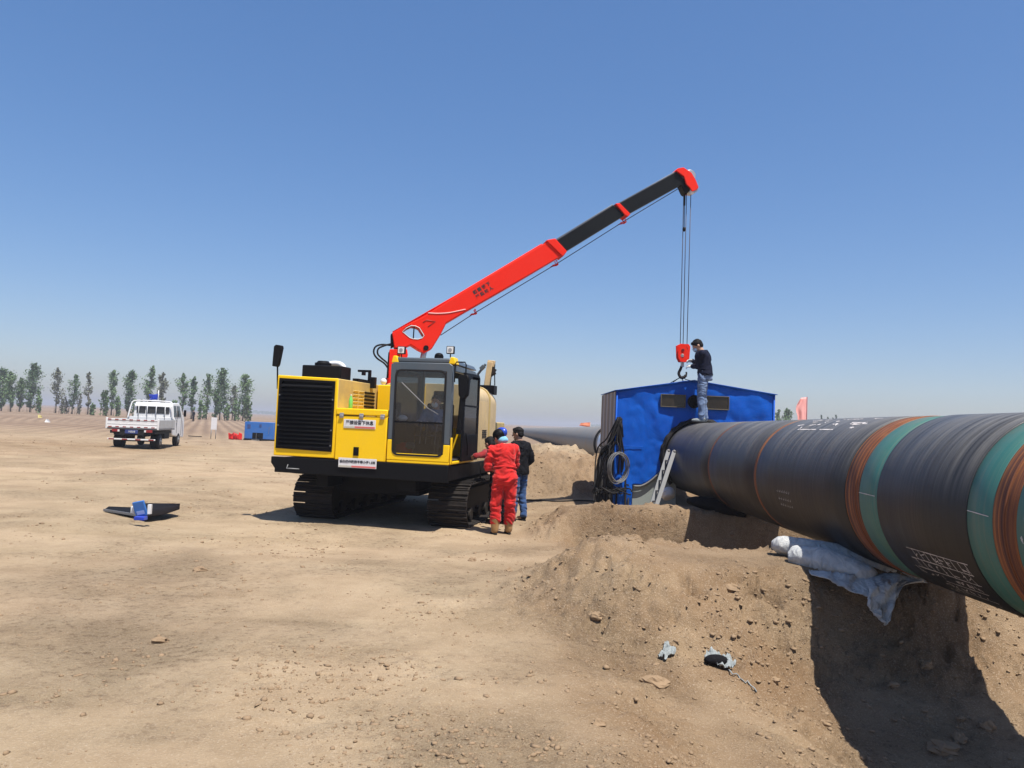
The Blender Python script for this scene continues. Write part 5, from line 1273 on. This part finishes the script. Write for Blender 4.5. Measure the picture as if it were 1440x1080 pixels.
def gl(px, py, D=None):
    p = on_ground(px, py, 0) if D is None else at(px, py, D); p.z = hz(p.x, p.y)-.005; return p
def w2l(p, loc, yaw): return Matrix.Rotation(-yaw, 3, 'Z') @ (Vector(p)-Vector(loc))
# worker in red coverall, back to camera
J = stand(pel=(0, 0, .95), neck=(-.03, .10, 1.45), head=(-.10, .17, 1.56), shL=(-.22, .06, 1.37), shR=(.165, .10, 1.38), elL=(-.29, .08, 1.08), wrL=(-.17, .30, 1.05), elR=(.20, .20, 1.12), wrR=(.06, .42, 1.12),
          hdL=(.3, .9, 0), hdR=(-.5, .8, .1), hnL=(-.2, 0, 1), hnR=(0, 0, 1), hyaw=radians(25), hpitch=radians(-14),
          knL=(-.12, .04, .50), knR=(.10, .03, .51), anL=(-.13, .02, .085), anR=(.11, .09, .085))
P1 = gl(707.5, 742.5)
t1, hq, HRm = person('worker in bright red coverall and tan boots, seen from behind', P1, radians(12), J, dict(coverall=M['redcloth'], boot=M['tan'], tallboot=True, seed=1), group='workers beside the cab')
m = MB(); m.ell(hq(0, -.01, .045), (.100, .118, .100), rot=HRm, nu=22, nv=14); voxel(m, 'welding_helmet', M['black'], t1, .012, 2)
m = MB()
vv = MB(); vv.ell(hq(.05, -.01, .075), (.082, .135, .095), rot=HRm, nu=20, nv=12); voxel(vv, 'raised_visor', M['helmet'], t1, .012, 2)
m = MB(); m.ell(hq(.03, -.06, -.05), (.095, .075, .060), rot=HRm); m.ell(hq(.06, .03, -.03), (.06, .09, .04), rot=HRm); voxel(m, 'neck_cloth', M['scarf'], t1, .012, 2, .008, 2)
# man in black jacket and jeans, to his right
J = stand(pel=(0, 0, .95), neck=(-.01, .03, 1.47), head=(-.02, .07, 1.60), elR=(.27, -.04, 1.12), wrR=(.22, .12, .96), elL=(-.22, .05, 1.12), wrL=(-.12, .22, 1.08), hdR=(-.4, .5, -.6), hyaw=radians(18), hpitch=radians(-10),
          anL=(-.10, .04, .085), anR=(.10, -.05, .085), footR=radians(-25))
P2 = gl(728.5, 725)
person('man in black jacket and blue jeans standing right of the red coverall', P2, radians(48), J, dict(jacket=M['blackcloth'], trousers=M['denim'], seed=4, coat=.6), group='workers beside the cab')
# man half hidden on the left, arm reaching to the cab
J = stand(pel=(0, 0, .91), neck=(-.04, .18, 1.31), head=(-.05, .27, 1.41), shL=(-.22, .15, 1.23), shR=(.15, .18, 1.24), elL=(-.36, .34, 1.16), wrL=(-.40, .54, 1.14), elR=(.23, .2, 1.03), wrR=(.15, .36, .92),
          hdL=(0, 1, -.1), hdR=(-.3, .6, -.6), hnL=(0, 0, 1), hnR=(1, 0, .2), hpitch=radians(-18), hyaw=radians(5))
P3 = gl(700, 729)
J['wrL'] = w2l(at(669, 641, 13.3), P3, radians(38)); J['elL'] = w2l(at(681, 636, 13.45), P3, radians(38))+Vector((0, 0, -.04))
person('man in dark red top and black trousers, half hidden, reaching towards the open cab', P3, radians(38), J, dict(jacket=M['darkred'], trousers=M['blackcloth'], seed=6), group='workers beside the cab')
# man standing on the pipe
c = paxis(15.08); px_ = at(987, 598, 15.08).x; zf = c.z + sqrt(R0**2-(px_-c.x)**2)-.002
PL = Vector((px_, 15.08, zf+.0)); PY = radians(72)
h1 = w2l(at(967.5, 508, 15.60), PL, PY); h2 = w2l(at(965.5, 515, 15.58), PL, PY)
J = stand(pel=(0, -.04, .93), neck=(0, .04, 1.42), head=(0, .13, 1.52), shL=(-.185, .02, 1.35), shR=(.185, .03, 1.36), wrR=h1+Vector((0, -.10, 0)), wrL=h2+Vector((-.02, -.11, 0)), hpitch=radians(-34), hyaw=radians(8),
          hdL=(.1, 1, .0), hdR=(-.1, 1, .1), hnL=(-.6, 0, .8), hnR=(.6, 0, .8), knL=(-.09, .03, .50), knR=(.09, 0, .50), anL=(-.10, -.01, .085), anR=(.09, -.04, .085), footL=radians(8), footR=radians(-8))
J['elR'] = (Vector(J['shR'])+Vector(J['wrR']))/2+Vector((.06, -.10, -.13)); J['elL'] = (Vector(J['shL'])+Vector(J['wrL']))/2+Vector((-.06, -.10, -.13))
t4, hq, HRm = person('man in navy jacket, faded jeans and white gloves standing on top of the pipe', PL, PY, J, dict(jacket=M['navy'], trousers=M['paledenim'], glove=True, boot=M['rag'], seed=9))
m = MB(); m.ell(hq(0, .075, -.052), (.058, .048, .048), rot=HRm); m.tube([hq(-.076, .0, -.01), hq(-.05, .07, -.04)], .003, 5); m.tube([hq(.076, .0, -.01), hq(.05, .07, -.04)], .003, 5)
voxel(m, 'face_mask', M['mask'], t4, .009, 2)
sh = Vector(J['shR']); text('7ML', .075, M['white'], t4, None, None, 'sleeve_lettering', world=Matrix.Translation(Vector((.285, -.005, 1.27))) @ Matrix.Rotation(radians(78), 4, 'Z') @ Matrix.Rotation(pi/2, 4, 'X'))
text('— —', .06, M['white'], t4, None, None, 'shoulder_strip', world=Matrix.Translation(Vector((.10, -.105, 1.36))) @ Matrix.Rotation(radians(0), 4, 'Z') @ Matrix.Rotation(pi/2, 4, 'X'))
# operator on the cab seat
O0 = Vector((-.945, 12.2, 0))+MR*(-.53)+MBk*.98+Vector((0, 0, .43))
J = stand(pel=(0, 0, .98), neck=(0, .03, 1.44), head=(0, .05, 1.57), shL=(-.18, .02, 1.38), shR=(.18, .02, 1.38), elL=(-.24, .18, 1.15), elR=(.24, .18, 1.15), wrL=(-.18, .42, 1.2), wrR=(.18, .42, 1.2), hiL=(-.1, .02, .97), hiR=(.1, .02, .97),
          knL=(-.14, .44, 1.0), knR=(.14, .44, 1.0), anL=(-.14, .52, .68), anR=(.14, .52, .68), hdL=(0, 1, 0), hdR=(0, 1, 0), hnL=(0, 0, 1), hnR=(0, 0, 1))
t5, hq, HRm = person('operator in grey blue shirt and pale mask sitting inside the cab', O0, pi-radians(11), J, dict(jacket=M['shirt'], trousers=M['blackcloth'], seed=2), vox=.014)
m = MB(); m.ell(hq(0, .075, -.052), (.058, .048, .048), rot=HRm); voxel(m, 'face_mask', M['white'], t5, .010, 2)
# a person far off
person('tiny distant person in dark clothes standing before the tree row', gl(272, 588.7, 118), radians(150), stand(), dict(jacket=M['blackcloth'], trousers=M['blackcloth']), vox=.03)

# ------------------------------------------------------------------ white light truck
TW = thing('light_truck', 'white double-cab light truck with open flatbed, parked tail to the camera', 'truck', (-15.2, 31.1, hz(-15.2, 31.8)-.01), radians(10.0))
Wt = M['white']
def tp(m, name, mat, parent=None, bevel=.01, **k):
    return m.build(name, mat, parent or TW, bevel=bevel, **k)
m = MB(); m.box((-.42, .1, .50), (-.30, 4.6, .64)); m.box((.30, .1, .50), (.42, 4.6, .64)); m.box((-.85, .05, .62), (.85, 2.6, .74)); m.cyl((-.8, .85, .34), (.8, .85, .34), .06, 12); m.box((.5, 1.5, .4), (.85, 2.3, .66)); m.box((-.85, 1.6, .35), (-.5, 2.2, .66)); m.box((-.7, .02, .55), (.7, .1, .80))
tp(m, 'chassis', M['rubber'])
m = MB(); m.box((-.97, 0, .78), (.97, 2.66, .84)); bed = tp(m, 'flatbed', M['cablegrey'])
m = MB(); m.box((-.97, -.02, .86), (.97, .02, 1.20)); m.box((-.97, -.035, .86), (.97, -.02, .91)); m.box((-.97, -.035, 1.15), (.97, -.02, 1.20)); m.box((-.97, -.03, .99), (.97, -.02, 1.01)); tg = tp(m, 'tailgate', Wt, bed)
for k in range(7):
    m = MB(); x = -.93+k*.27
    m.box((x, -.041, 1.155), (x+.13, -.036, 1.195)); m.box((x+.03, -.041, .865), (x+.16, -.036, .905)); tp(m, 'reflective_strip', M['darkred'], tg, bevel=0)
for s in (-1, 1):
    m = MB(); m.box((s*.95-.02, 0, .86), (s*.95+.02, 2.66, 1.20)); tp(m, 'side_board', paint('grey_board_paint', (.42, .43, .42), .5, .3) if s > 0 else Wt, bed)
    m = MB(); m.box((s*.97-.035, -.04, .80), (s*.97+.035, .03, 1.24)); tp(m, 'corner_post', Wt, bed)
m = MB(); m.box((-.95, 2.62, .86), (.95, 2.66, 1.30)); tp(m, 'front_board', Wt, bed)
m = MB(); m.tube(smooth_path([(-.93, 2.45, 1.20), (-.86, 2.55, 1.72), (-.80, 2.6, 1.93), (-.62, 2.62, 1.985), (0, 2.62, 2.0), (.62, 2.62, 1.985), (.80, 2.6, 1.93), (.86, 2.55, 1.72), (.93, 2.45, 1.20)], 5), .03, 8)
for x in (-.55, -.2, .17, .53): m.tube([(x, 2.62, 1.2), (x, 2.62, 1.98)], .018, 6)
tp(m, 'roll_frame', Wt, bed, bevel=0, smooth=1)
cabp = [(2.74, .62), (2.74, 1.80), (2.86, 1.93), (4.10, 1.95), (4.28, 1.88), (4.86, 1.32), (4.95, 1.1), (4.95, .45), (4.75, .38), (2.9, .5)]
m = MB(); m.prism(cabp, lambda a, b, t: (t*(1-.10*max(0, (b-1.2)/.75)), a, b), -.83, .83); cabt = tp(m, 'cab', Wt, bevel=.04, seg=3)
Dk = M['glassd']; DK = paint('dark_window', (.02, .025, .03), .08, .05)
for x0, x1 in ((-.66, -.30), (-.26, .10), (.14, .50), (.54, .68)):
    m = MB(); m.box((x0, 2.722, 1.45), (x1, 2.735, 1.75)); tp(m, 'rear_window', DK, cabt, bevel=.004)
for y0, y1 in ((2.95, 3.5), (3.6, 4.25)):
    for s in (-1, 1):
        m = MB(); m.prism([(y0, 1.33), (y0+.02, 1.82), (y1-(.0 if y1 < 4 else .12), 1.82), (y1+(.0 if y1 < 4 else .12), 1.33)], lambda a, b, t: (s*(.83*(1-.10*max(0, (b-1.2)/.75))+t), a, b), -.002, .006); tp(m, 'side_window', DK, cabt, bevel=0)
for s in (-1, 1):
    m = MB(); m.box((s*.84-.012, 3.53, .6), (s*.84+.004, 3.545, 1.8)); m.box((s*.84-.012, 4.34, .5), (s*.84+.004, 4.355, 1.3)); m.box((s*.85-.015, 3.38, 1.14), (s*.85+.015, 3.5, 1.17)); tp(m, 'door_gap', M['cablegrey'], cabt, bevel=0)
    m = MB(); m.box((s*.95-.04, 4.35, 1.35), (s*.95+.06, 4.42, 1.65)); m.beam((s*.84, 4.4, 1.45), (s*.95, 4.4, 1.5), .02, .02); tp(m, 'mirror', Bk, cabt)
def wheel(x, y, w=.2, dual=False):
    m = MB(); prof = []
    m.tube([(x-w/2, y, .31), (x-w/2+.03, y, .31), (x+w/2-.03, y, .31), (x+w/2, y, .31)], [.27, .31, .31, .27], 28); wh = tp(m, 'wheel', M['rubber'], None, bevel=.008)
    m = MB(); sgn = 1 if x > 0 else -1; m.cyl((x+sgn*(w/2-.01), y, .31), (x+sgn*(w/2+.012), y, .31), .17, 20, .14); m.cyl((x+sgn*(w/2), y, .31), (x+sgn*(w/2+.05), y, .31), .05, 12); tp(m, 'rim', M['alu'], wh, bevel=.004)
for x in (-.70, .70): wheel(x, .85, .34)
for x in (-.74, .74): wheel(x, 3.95)
m = MB(); m.box((-.9, -.06, .36), (.9, -.02, .42)); bm_ = tp(m, 'rear_bumper', Wt)
for k in range(4): m = MB(); m.box((-.85+k*.5, -.064, .365), (-.65+k*.5, -.06, .415)); tp(m, 'red_stripe', M['darkred'], bm_, bevel=0)
m = MB(); m.box((-.27, -.03, .62), (.22, -.01, .77)); pl = tp(m, 'number_plate', M['platblue'])
text('·NE08', .11, M['white'], pl, (-.02, -.034, .695), (pi/2, 0, 0), 'plate_characters')
for s in (-1, 1):
    m = MB(); m.box((s*.62-.14, -.03, .68), (s*.62+.14, .02, .78)); tl = tp(m, 'tail_lamp', M['darkred']); m = MB(); m.box((s*.5-.04, -.036, .69), (s*.5+.03, -.03, .77)); tp(m, 'reverse_lens', Wt, tl, bevel=0)
# blue flag on the truck
fg = thing('blue_flag', 'blue flag on a short white pole above the truck cab', 'flag', TW.matrix_basis @ Vector((.12, 3.0, 1.96)))
m = MB(); m.tube([(0, 0, 0), (0, 0, .52)], .018, 8); m.build('pole', Wt, fg, smooth=1)
m = MB(); n1 = 10
for i in range(n1+1):
    for j in range(7): u, v = i/n1, j/6; m.v.append((-u*.42+.03*sin(v*5), .05*sin(u*7+v), .12+v*.22-.05*u+.09*abs(u-.45)*(v-.2)))
for i in range(n1):
    for j in range(6): q = i*7+j; m.f.append((q, q+1, q+8, q+7)); m.m.append(0)
o = m.build('flag_cloth', M['flagblue'], fg, smooth=1); o.modifiers.new('t', 'SOLIDIFY').thickness = .004

# ------------------------------------------------------------------ things by the far track
g0 = on_ground(361, 619.5, 0); GW = 1.86
gen = thing('generator_set', 'blue generator box on the ground left of the yellow machine', 'generator', (g0.x+.1, g0.y, hz(g0.x, g0.y)), radians(-6))
m = MB(); m.box((-GW/2, 0, .14), (GW/2, 1.0, 1.18)); gb = tp(m, 'housing', M['bluebox'], gen, bevel=.02)
m = MB(); m.box((-GW/2-.02, -.03, 0), (GW/2+.02, 1.03, .14)); tp(m, 'skid', Bk, gen)
m = MB(); m.box((-.40, -.012, .16), (.28, .0, .52)); tp(m, 'opening', Bk, gb, bevel=0)
m = MB(); m.box((-.75, -.014, .78), (-.55, .0, 1.02)); m.box((.02, -.014, .88), (.16, .0, 1.05)); tp(m, 'vent_panel', paint('dark_blue_paint', (.01, .05, .2), .5), gb, bevel=0)
m = MB(); m.tube([(-.14, -.05, .02), (-.12, -.06, .5)], .012, 6); m.tube([(.62, -.02, .45), (.66, -.02, .9)], .01, 6); m.box((-.35, -.25, .02), (.1, -.08, .10)); tp(m, 'lead_and_tools', M['alu'], gen, bevel=0)
p = gl(328.5, 618.3); tr = thing('red_barrier', 'small heap of red barrier cloth beside the blue generator', 'barrier', p)
rs = random.Random(8); 
for i in range(5):
    m = MB(); x = -.32+i*.16; quadgrid(m, (x, .1*rs.random(), .02), (x+.17, .1*rs.random(), .0), (x+.17, .05, .32+.15*rs.random()), (x-.03, .0, .28+.2*rs.random()), 5, 5, .12, i); o = m.build('cloth_panel', M['redcloth'], tr, smooth=1); o.modifiers.new('t', 'SOLIDIFY').thickness = .01
p = gl(299.5, 617.5); sb = thing('notice_board', 'white notice board on two thin legs right of the truck', 'sign', p)
s_ = p.y/FPX; m = MB(); m.box((-4*s_, 0, 13*s_), (4*s_, .03, 30*s_)); tp(m, 'board', M['signwhite'], sb, bevel=.004)
for x in (-3.3, 3.3): m = MB(); m.tube([(x*s_, .015, 0), (x*s_, .015, 13*s_)], .02, 6); tp(m, 'leg', M['alu'], sb, bevel=0, smooth=1)
for i, (x0, x1, lab) in enumerate(((265, 283, 'thin dark bar lying on the ground just right of the truck'),)):
    a, b_ = gl(x0, 616.3), gl(x1, 615.5); m = MB(); m.beam(a+Vector((0, 0, .12)), b_+Vector((0, 0, .10)), .06, .05); tag(m.build('steel_bar', M['steel_dark'], None), lab, 'bar')
m = MB(); a = gl(57, 588); quadgrid(m, a+Vector((-.3, 0, .02)), a+Vector((.2, 0, .02)), a+Vector((.1, 0, .3)), a+Vector((-.4, .1, .4)), 6, 6, .2, 1); tag(m.build('plastic_scrap', paint('yellow_film', (.7, .6, .2), .5), None, smooth=1), 'scrap of yellow plastic in the field at far left', 'plastic scrap')
m = MB(); a = gl(67, 594); quadgrid(m, a+Vector((-.3, 0, .02)), a+Vector((.25, 0, .02)), a+Vector((.15, 0, .25)), a+Vector((-.2, .1, .35)), 6, 6, .25, 4); tag(m.build('plastic_scrap', M['white'], None, smooth=1), 'scrap of white plastic below the yellow one in the field at far left', 'plastic scrap')
# flags beyond the pipe
p = at(1134, 600, 27); p.z = hz(p.x, p.y); h_ = at(1133, 558, 27).z-p.z
fl = thing('red_flag', 'faded red flag on a thin pole standing behind the pipe', 'flag', p)
m = MB(); m.tube([(0, 0, 0), (0, 0, h_)], .014, 8); m.build('pole', M['darkred'], fl, smooth=1)
m = MB()
for i in range(13):
    for j in range(15): u, v = i/12, j/14; m.v.append((-.02-u*.34*(1-.28*max(0, v-.55)/.45)+.05*sin(v*7)*u, .05*sin(u*9+v*2)*u, h_-.02-.95*(1-v)-.03*u))
for i in range(12):
    for j in range(14): q = i*15+j; m.f.append((q, q+1, q+16, q+15)); m.m.append(0)
o = m.build('flag_cloth', M['flagred'], fl, smooth=1); o.modifiers.new('t', 'SOLIDIFY').thickness = .003
p = at(820, 640, 44); p.z = hz(p.x, p.y); h_ = at(821, 593, 44).z-p.z
fl = thing('orange_flag', 'small drooping orange flag seen over the pipe left of the tent', 'flag', p)
m = MB(); m.tube([(.35, 0, 0), (.35, 0, h_)], .014, 6); m.build('pole', M['wood'], fl, smooth=1)
m = MB(); quadgrid(m, (-.28, 0, h_-.24), (.33, 0, h_-.3), (.33, 0, h_-.02), (-.2, 0, h_-.08), 8, 5, .15, 2); o = m.build('flag_cloth', M['cloth_orange'], fl, smooth=1)

# ------------------------------------------------------------------ trees
def tree(px, topy, D, wpx, kind, label, dens=1.0, low=.25, name='poplar_tree', seed=0, shrub=False, group='young trees along the far field edge'):
    g = at(px, 583, D); g.z = hz(g.x, g.y)-.05; H = at(px, topy, D).z-g.z; W = wpx/FPX*D
    rs = random.Random(seed*7+px); t = thing(name, label, 'shrub' if shrub else 'tree', g, 0, group)
    m = MB(); tips = []
    def trunk(x0, y0, Ht, r):
        pts = []; bx, by = rs.uniform(-.04, .04)*Ht, rs.uniform(-.04, .04)*Ht
        for i in range(9): u = i/8; pts.append(Vector((x0+bx*u*u+.05*Ht*.1*sin(u*5+seed), y0+by*u*u, u*Ht)))
        m.tube(pts, [r*(1-.88*i/8)+.008 for i in range(9)], 6); return pts
    def along(pts, u): f = u*8; i = min(7, int(f)); return pts[i].lerp(pts[i+1], f-i)
    stems = [trunk(0, 0, H, .035+.012*H)] if not shrub else [trunk(rs.uniform(-.3, .3)*W, rs.uniform(-.5, .5), H*rs.uniform(.6, 1), .035) for _ in range(6)]
    for pts in stems:
        Hs = pts[-1].z; low = low*.6; nb = int((30 if not shrub else 8)*dens)+6
        for b in range(nb):
            u = low+(1-low)*(b+rs.random())/nb; p = along(pts, u*.98); a = rs.uniform(0, 2*pi)
            prof = sin(pi*min(1, max(0.02, (u-low)/(1-low)))**.75)**.7+.12
            L_ = W*.5*prof*rs.uniform(.45, 1.15)*(1 if not shrub else .5); el = rs.uniform(.75, 1.3)
            q = p+Vector((cos(a)*cos(el), sin(a)*cos(el), sin(el)))*L_*1.35
            mid_ = p.lerp(q, .5)+Vector((0, 0, -.05*L_)); m.tube([p, mid_, q], [.03*(1-u*.6), .018, .006], 4); tips += [(mid_, L_*.45), (q, L_*.5), (q.lerp(mid_, .5), L_*.5)]
        for k in range(4): tips.append((along(pts, 1-.05*k), .06*W+.05*k))
    if not shrub:   # a few bare low shoots
        for k in range(3):
            x = rs.uniform(-.3, .3)*W; m.tube([(x, rs.uniform(-.5, .5), 0), (x+rs.uniform(-.15, .15), 0, H*rs.uniform(.15, .35))], [.03, .008], 4)
    m.build('trunk', M['bark'], t, smooth=1)
    nl = int(2200*dens*(H/8)**.6*(1 if not shrub else .6)); V = []; F = []
    for i in range(nl):
        c, r = tips[rs.randrange(len(tips))]; r = max(.16, r)
        p = c+Vector((rs.gauss(0, 1), rs.gauss(0, 1), rs.gauss(0, 1.1)))*r*.44; s = rs.uniform(.08, .2)*(D/150)**.5
        n1 = Vector((rs.gauss(0, 1), rs.gauss(0, 1), rs.gauss(0, 1))).normalized(); n2 = n1.orthogonal().normalized(); n3 = n1.cross(n2); b = len(V)
        V += [tuple(p+n2*s), tuple(p+n3*s*.7), tuple(p-n2*s), tuple(p-n3*s*.7)]; F.append((b, b+1, b+2, b+3))
    me = bpy.data.meshes.new('crown'); me.from_pydata(V, [], F); me.materials.append(LEAF[kind]); o = bpy.data.objects.new('crown', me); COL.objects.link(o); o.parent = t
    return t
TR = [  # px, top y, distance, width px, leaf kind, density, low, label
 (1, 521, 150, 26, 1, 1.4, .12, 'dense tree cut off by the left edge of the photo'),
 (14, 524, 143, 20, 0, 1.2, .15, 'dense tree second from the left edge of the photo'),
 (27, 533, 152, 18, 2, 1.0, .15, 'lower bushy tree just left of the tall dark one near the left edge'),
 (42, 512, 146, 24, 1, 1.5, .10, 'tall full dark tree fourth from the left edge'),
 (78, 518, 150, 20, 3, .6, .30, 'sparse pale tree standing alone right of the gap at far left'),
 (101, 527, 146, 16, 1, .8, .22, 'narrow dark tree between two thin pale ones at far left'),
 (123, 524, 150, 12, 3, .45, .25, 'thinnest nearly bare tree left of the truck'),
 (156, 521, 148, 18, 0, .9, .22, 'tree rising straight above the left corner of the truck bed'),
 (180, 523, 141, 23, 1, 1.3, .18, 'bushy dark tree just left of the truck roof'),
 (208, 515, 150, 19, 0, .9, .25, 'tree with pointed crown behind the blue flag'),
 (226, 526, 146, 20, 3, .8, .28, 'rounded tree just right of the blue flag'),
 (256, 526, 147, 17, 0, .8, .38, 'tree with bare lower trunk right of the truck cab'),
 (269, 531, 142, 12, 1, 1.1, .30, 'narrow upright dark tree behind the distant standing person'),
 (290, 527, 150, 20, 0, .8, .22, 'loose tree behind the white notice board, left one'),
 (309, 519, 145, 27, 1, 1.5, .20, 'largest dark tree just right of the white notice board'),
 (303, 548, 140, 14, 1, .9, .10, 'short dark tree directly behind the white notice board'),
 (327, 543, 152, 14, 3, .5, .3, 'faint thin tree between the two large ones at the right end of the row'),
 (342, 528, 146, 22, 0, 1.1, .10, 'last tall tree at the right end of the row'),
]
for i, (a, b_, c, d, k, de, lo, lab) in enumerate(TR): tree(a, b_, c, d, k, lab, de, lo, seed=i+1)
SH = [(53, 549, 140, 12, 'low shrub under the tall dark tree at far left'), (86, 553, 143, 8, 'bare thin shoots right of the sparse pale tree'), (93, 556, 147, 8, 'small upright shoots left of the narrow dark tree'), (111, 552, 146, 8, 'thin shoots between the narrow dark tree and the barest one'),
      (130, 566, 140, 8, 'lowest shrub left of the truck'), (147, 546, 138, 14, 'leafy green shrub above the left end of the truck bed'), (166, 556, 139, 12, 'shrub between two trees above the truck bed'), (192, 560, 140, 12, 'green shrub behind the left side of the truck cab'),
      (246, 562, 140, 10, 'shrub behind the right edge of the truck cab'), (284, 562, 141, 14, 'shrub between the distant person and the notice board'), (318, 566, 142, 14, 'shrub under the largest dark tree'), (331, 560, 140, 14, 'shrub at the foot of the last tall tree, left side'), (349, 556, 138, 12, 'fresh green shrub at the very right end of the tree row')]
for i, (a, b_, c, d, lab) in enumerate(SH): tree(a, b_, c, d, 2 if i in (5, 7, 12) else (3 if i in (1, 2, 3) else 0), lab, 1.0 if i not in (1, 2, 3) else .35, .15, 'shrub', i+40, True, 'shrubs along the far field edge')
tree(1095, 577, 150, 12, 0, 'small distant tree just right of the tent, left of a pair', .7, .1, seed=71, group='distant trees beyond the pipe')
tree(1108, 575, 152, 15, 0, 'small distant tree just right of the tent, fuller right one of a pair', .9, .1, seed=72, group='distant trees beyond the pipe')
for i, (a, b_) in enumerate(((1156, 584), (1164, 587), (1172, 587.5), (1177, 584))):
    tree(a, b_, 260, 5, 1, ['leftmost', 'second', 'third', 'rightmost'][i]+' of four tiny treetops over the pipe right of the red flag', .5, .1, seed=80+i, group='treetops over the pipe')
# far tree belt that reads as one mass
m_v = []; m_f = []; rs = random.Random(99)
for k in range(9000):
    px = rs.uniform(-60, 1500); D = rs.uniform(1500, 1900); g = at(px, 580, D); hh = (5+3*noise.noise(Vector((px*.02, 0, 0)))+2*noise.noise(Vector((px*.09, 4, 0))))*rs.random()
    if noise.noise(Vector((px*.006, 9, 0))) < -.02: continue
    s = rs.uniform(1.0, 2.4); b = len(m_v); a = rs.uniform(0, pi)
    m_v += [(g.x-cos(a)*s, g.y-sin(a)*s, hh), (g.x+cos(a)*s, g.y+sin(a)*s, hh), (g.x+cos(a)*s, g.y+sin(a)*s, hh+s*1.3), (g.x-cos(a)*s, g.y-sin(a)*s, hh+s*1.3)]; m_f.append((b, b+1, b+2, b+3))
me = bpy.data.meshes.new('far_treeline'); me.from_pydata(m_v, [], m_f); me.materials.append(LEAF[0]); o = bpy.data.objects.new('far_treeline', me); COL.objects.link(o); o['kind'] = 'stuff'

# ------------------------------------------------------------------ air
hzm = bpy.data.materials.new('air_haze'); hzm.use_nodes = True; nt = hzm.node_tree; nt.nodes.clear()
ho = nt.nodes.new('ShaderNodeOutputMaterial'); pv = nt.nodes.new('ShaderNodeVolumePrincipled'); pv.inputs['Color'].default_value = (.86, .86, .92, 1); pv.inputs['Density'].default_value = HAZE; pv.inputs['Anisotropy'].default_value = .2
nt.links.new(pv.outputs[0], ho.inputs['Volume'])
m = MB(); m.box((-2950, -2950, -3.2), (2950, 2950, 14)); h_ = m.build('haze', hzm, None); h_['kind'] = 'stuff'
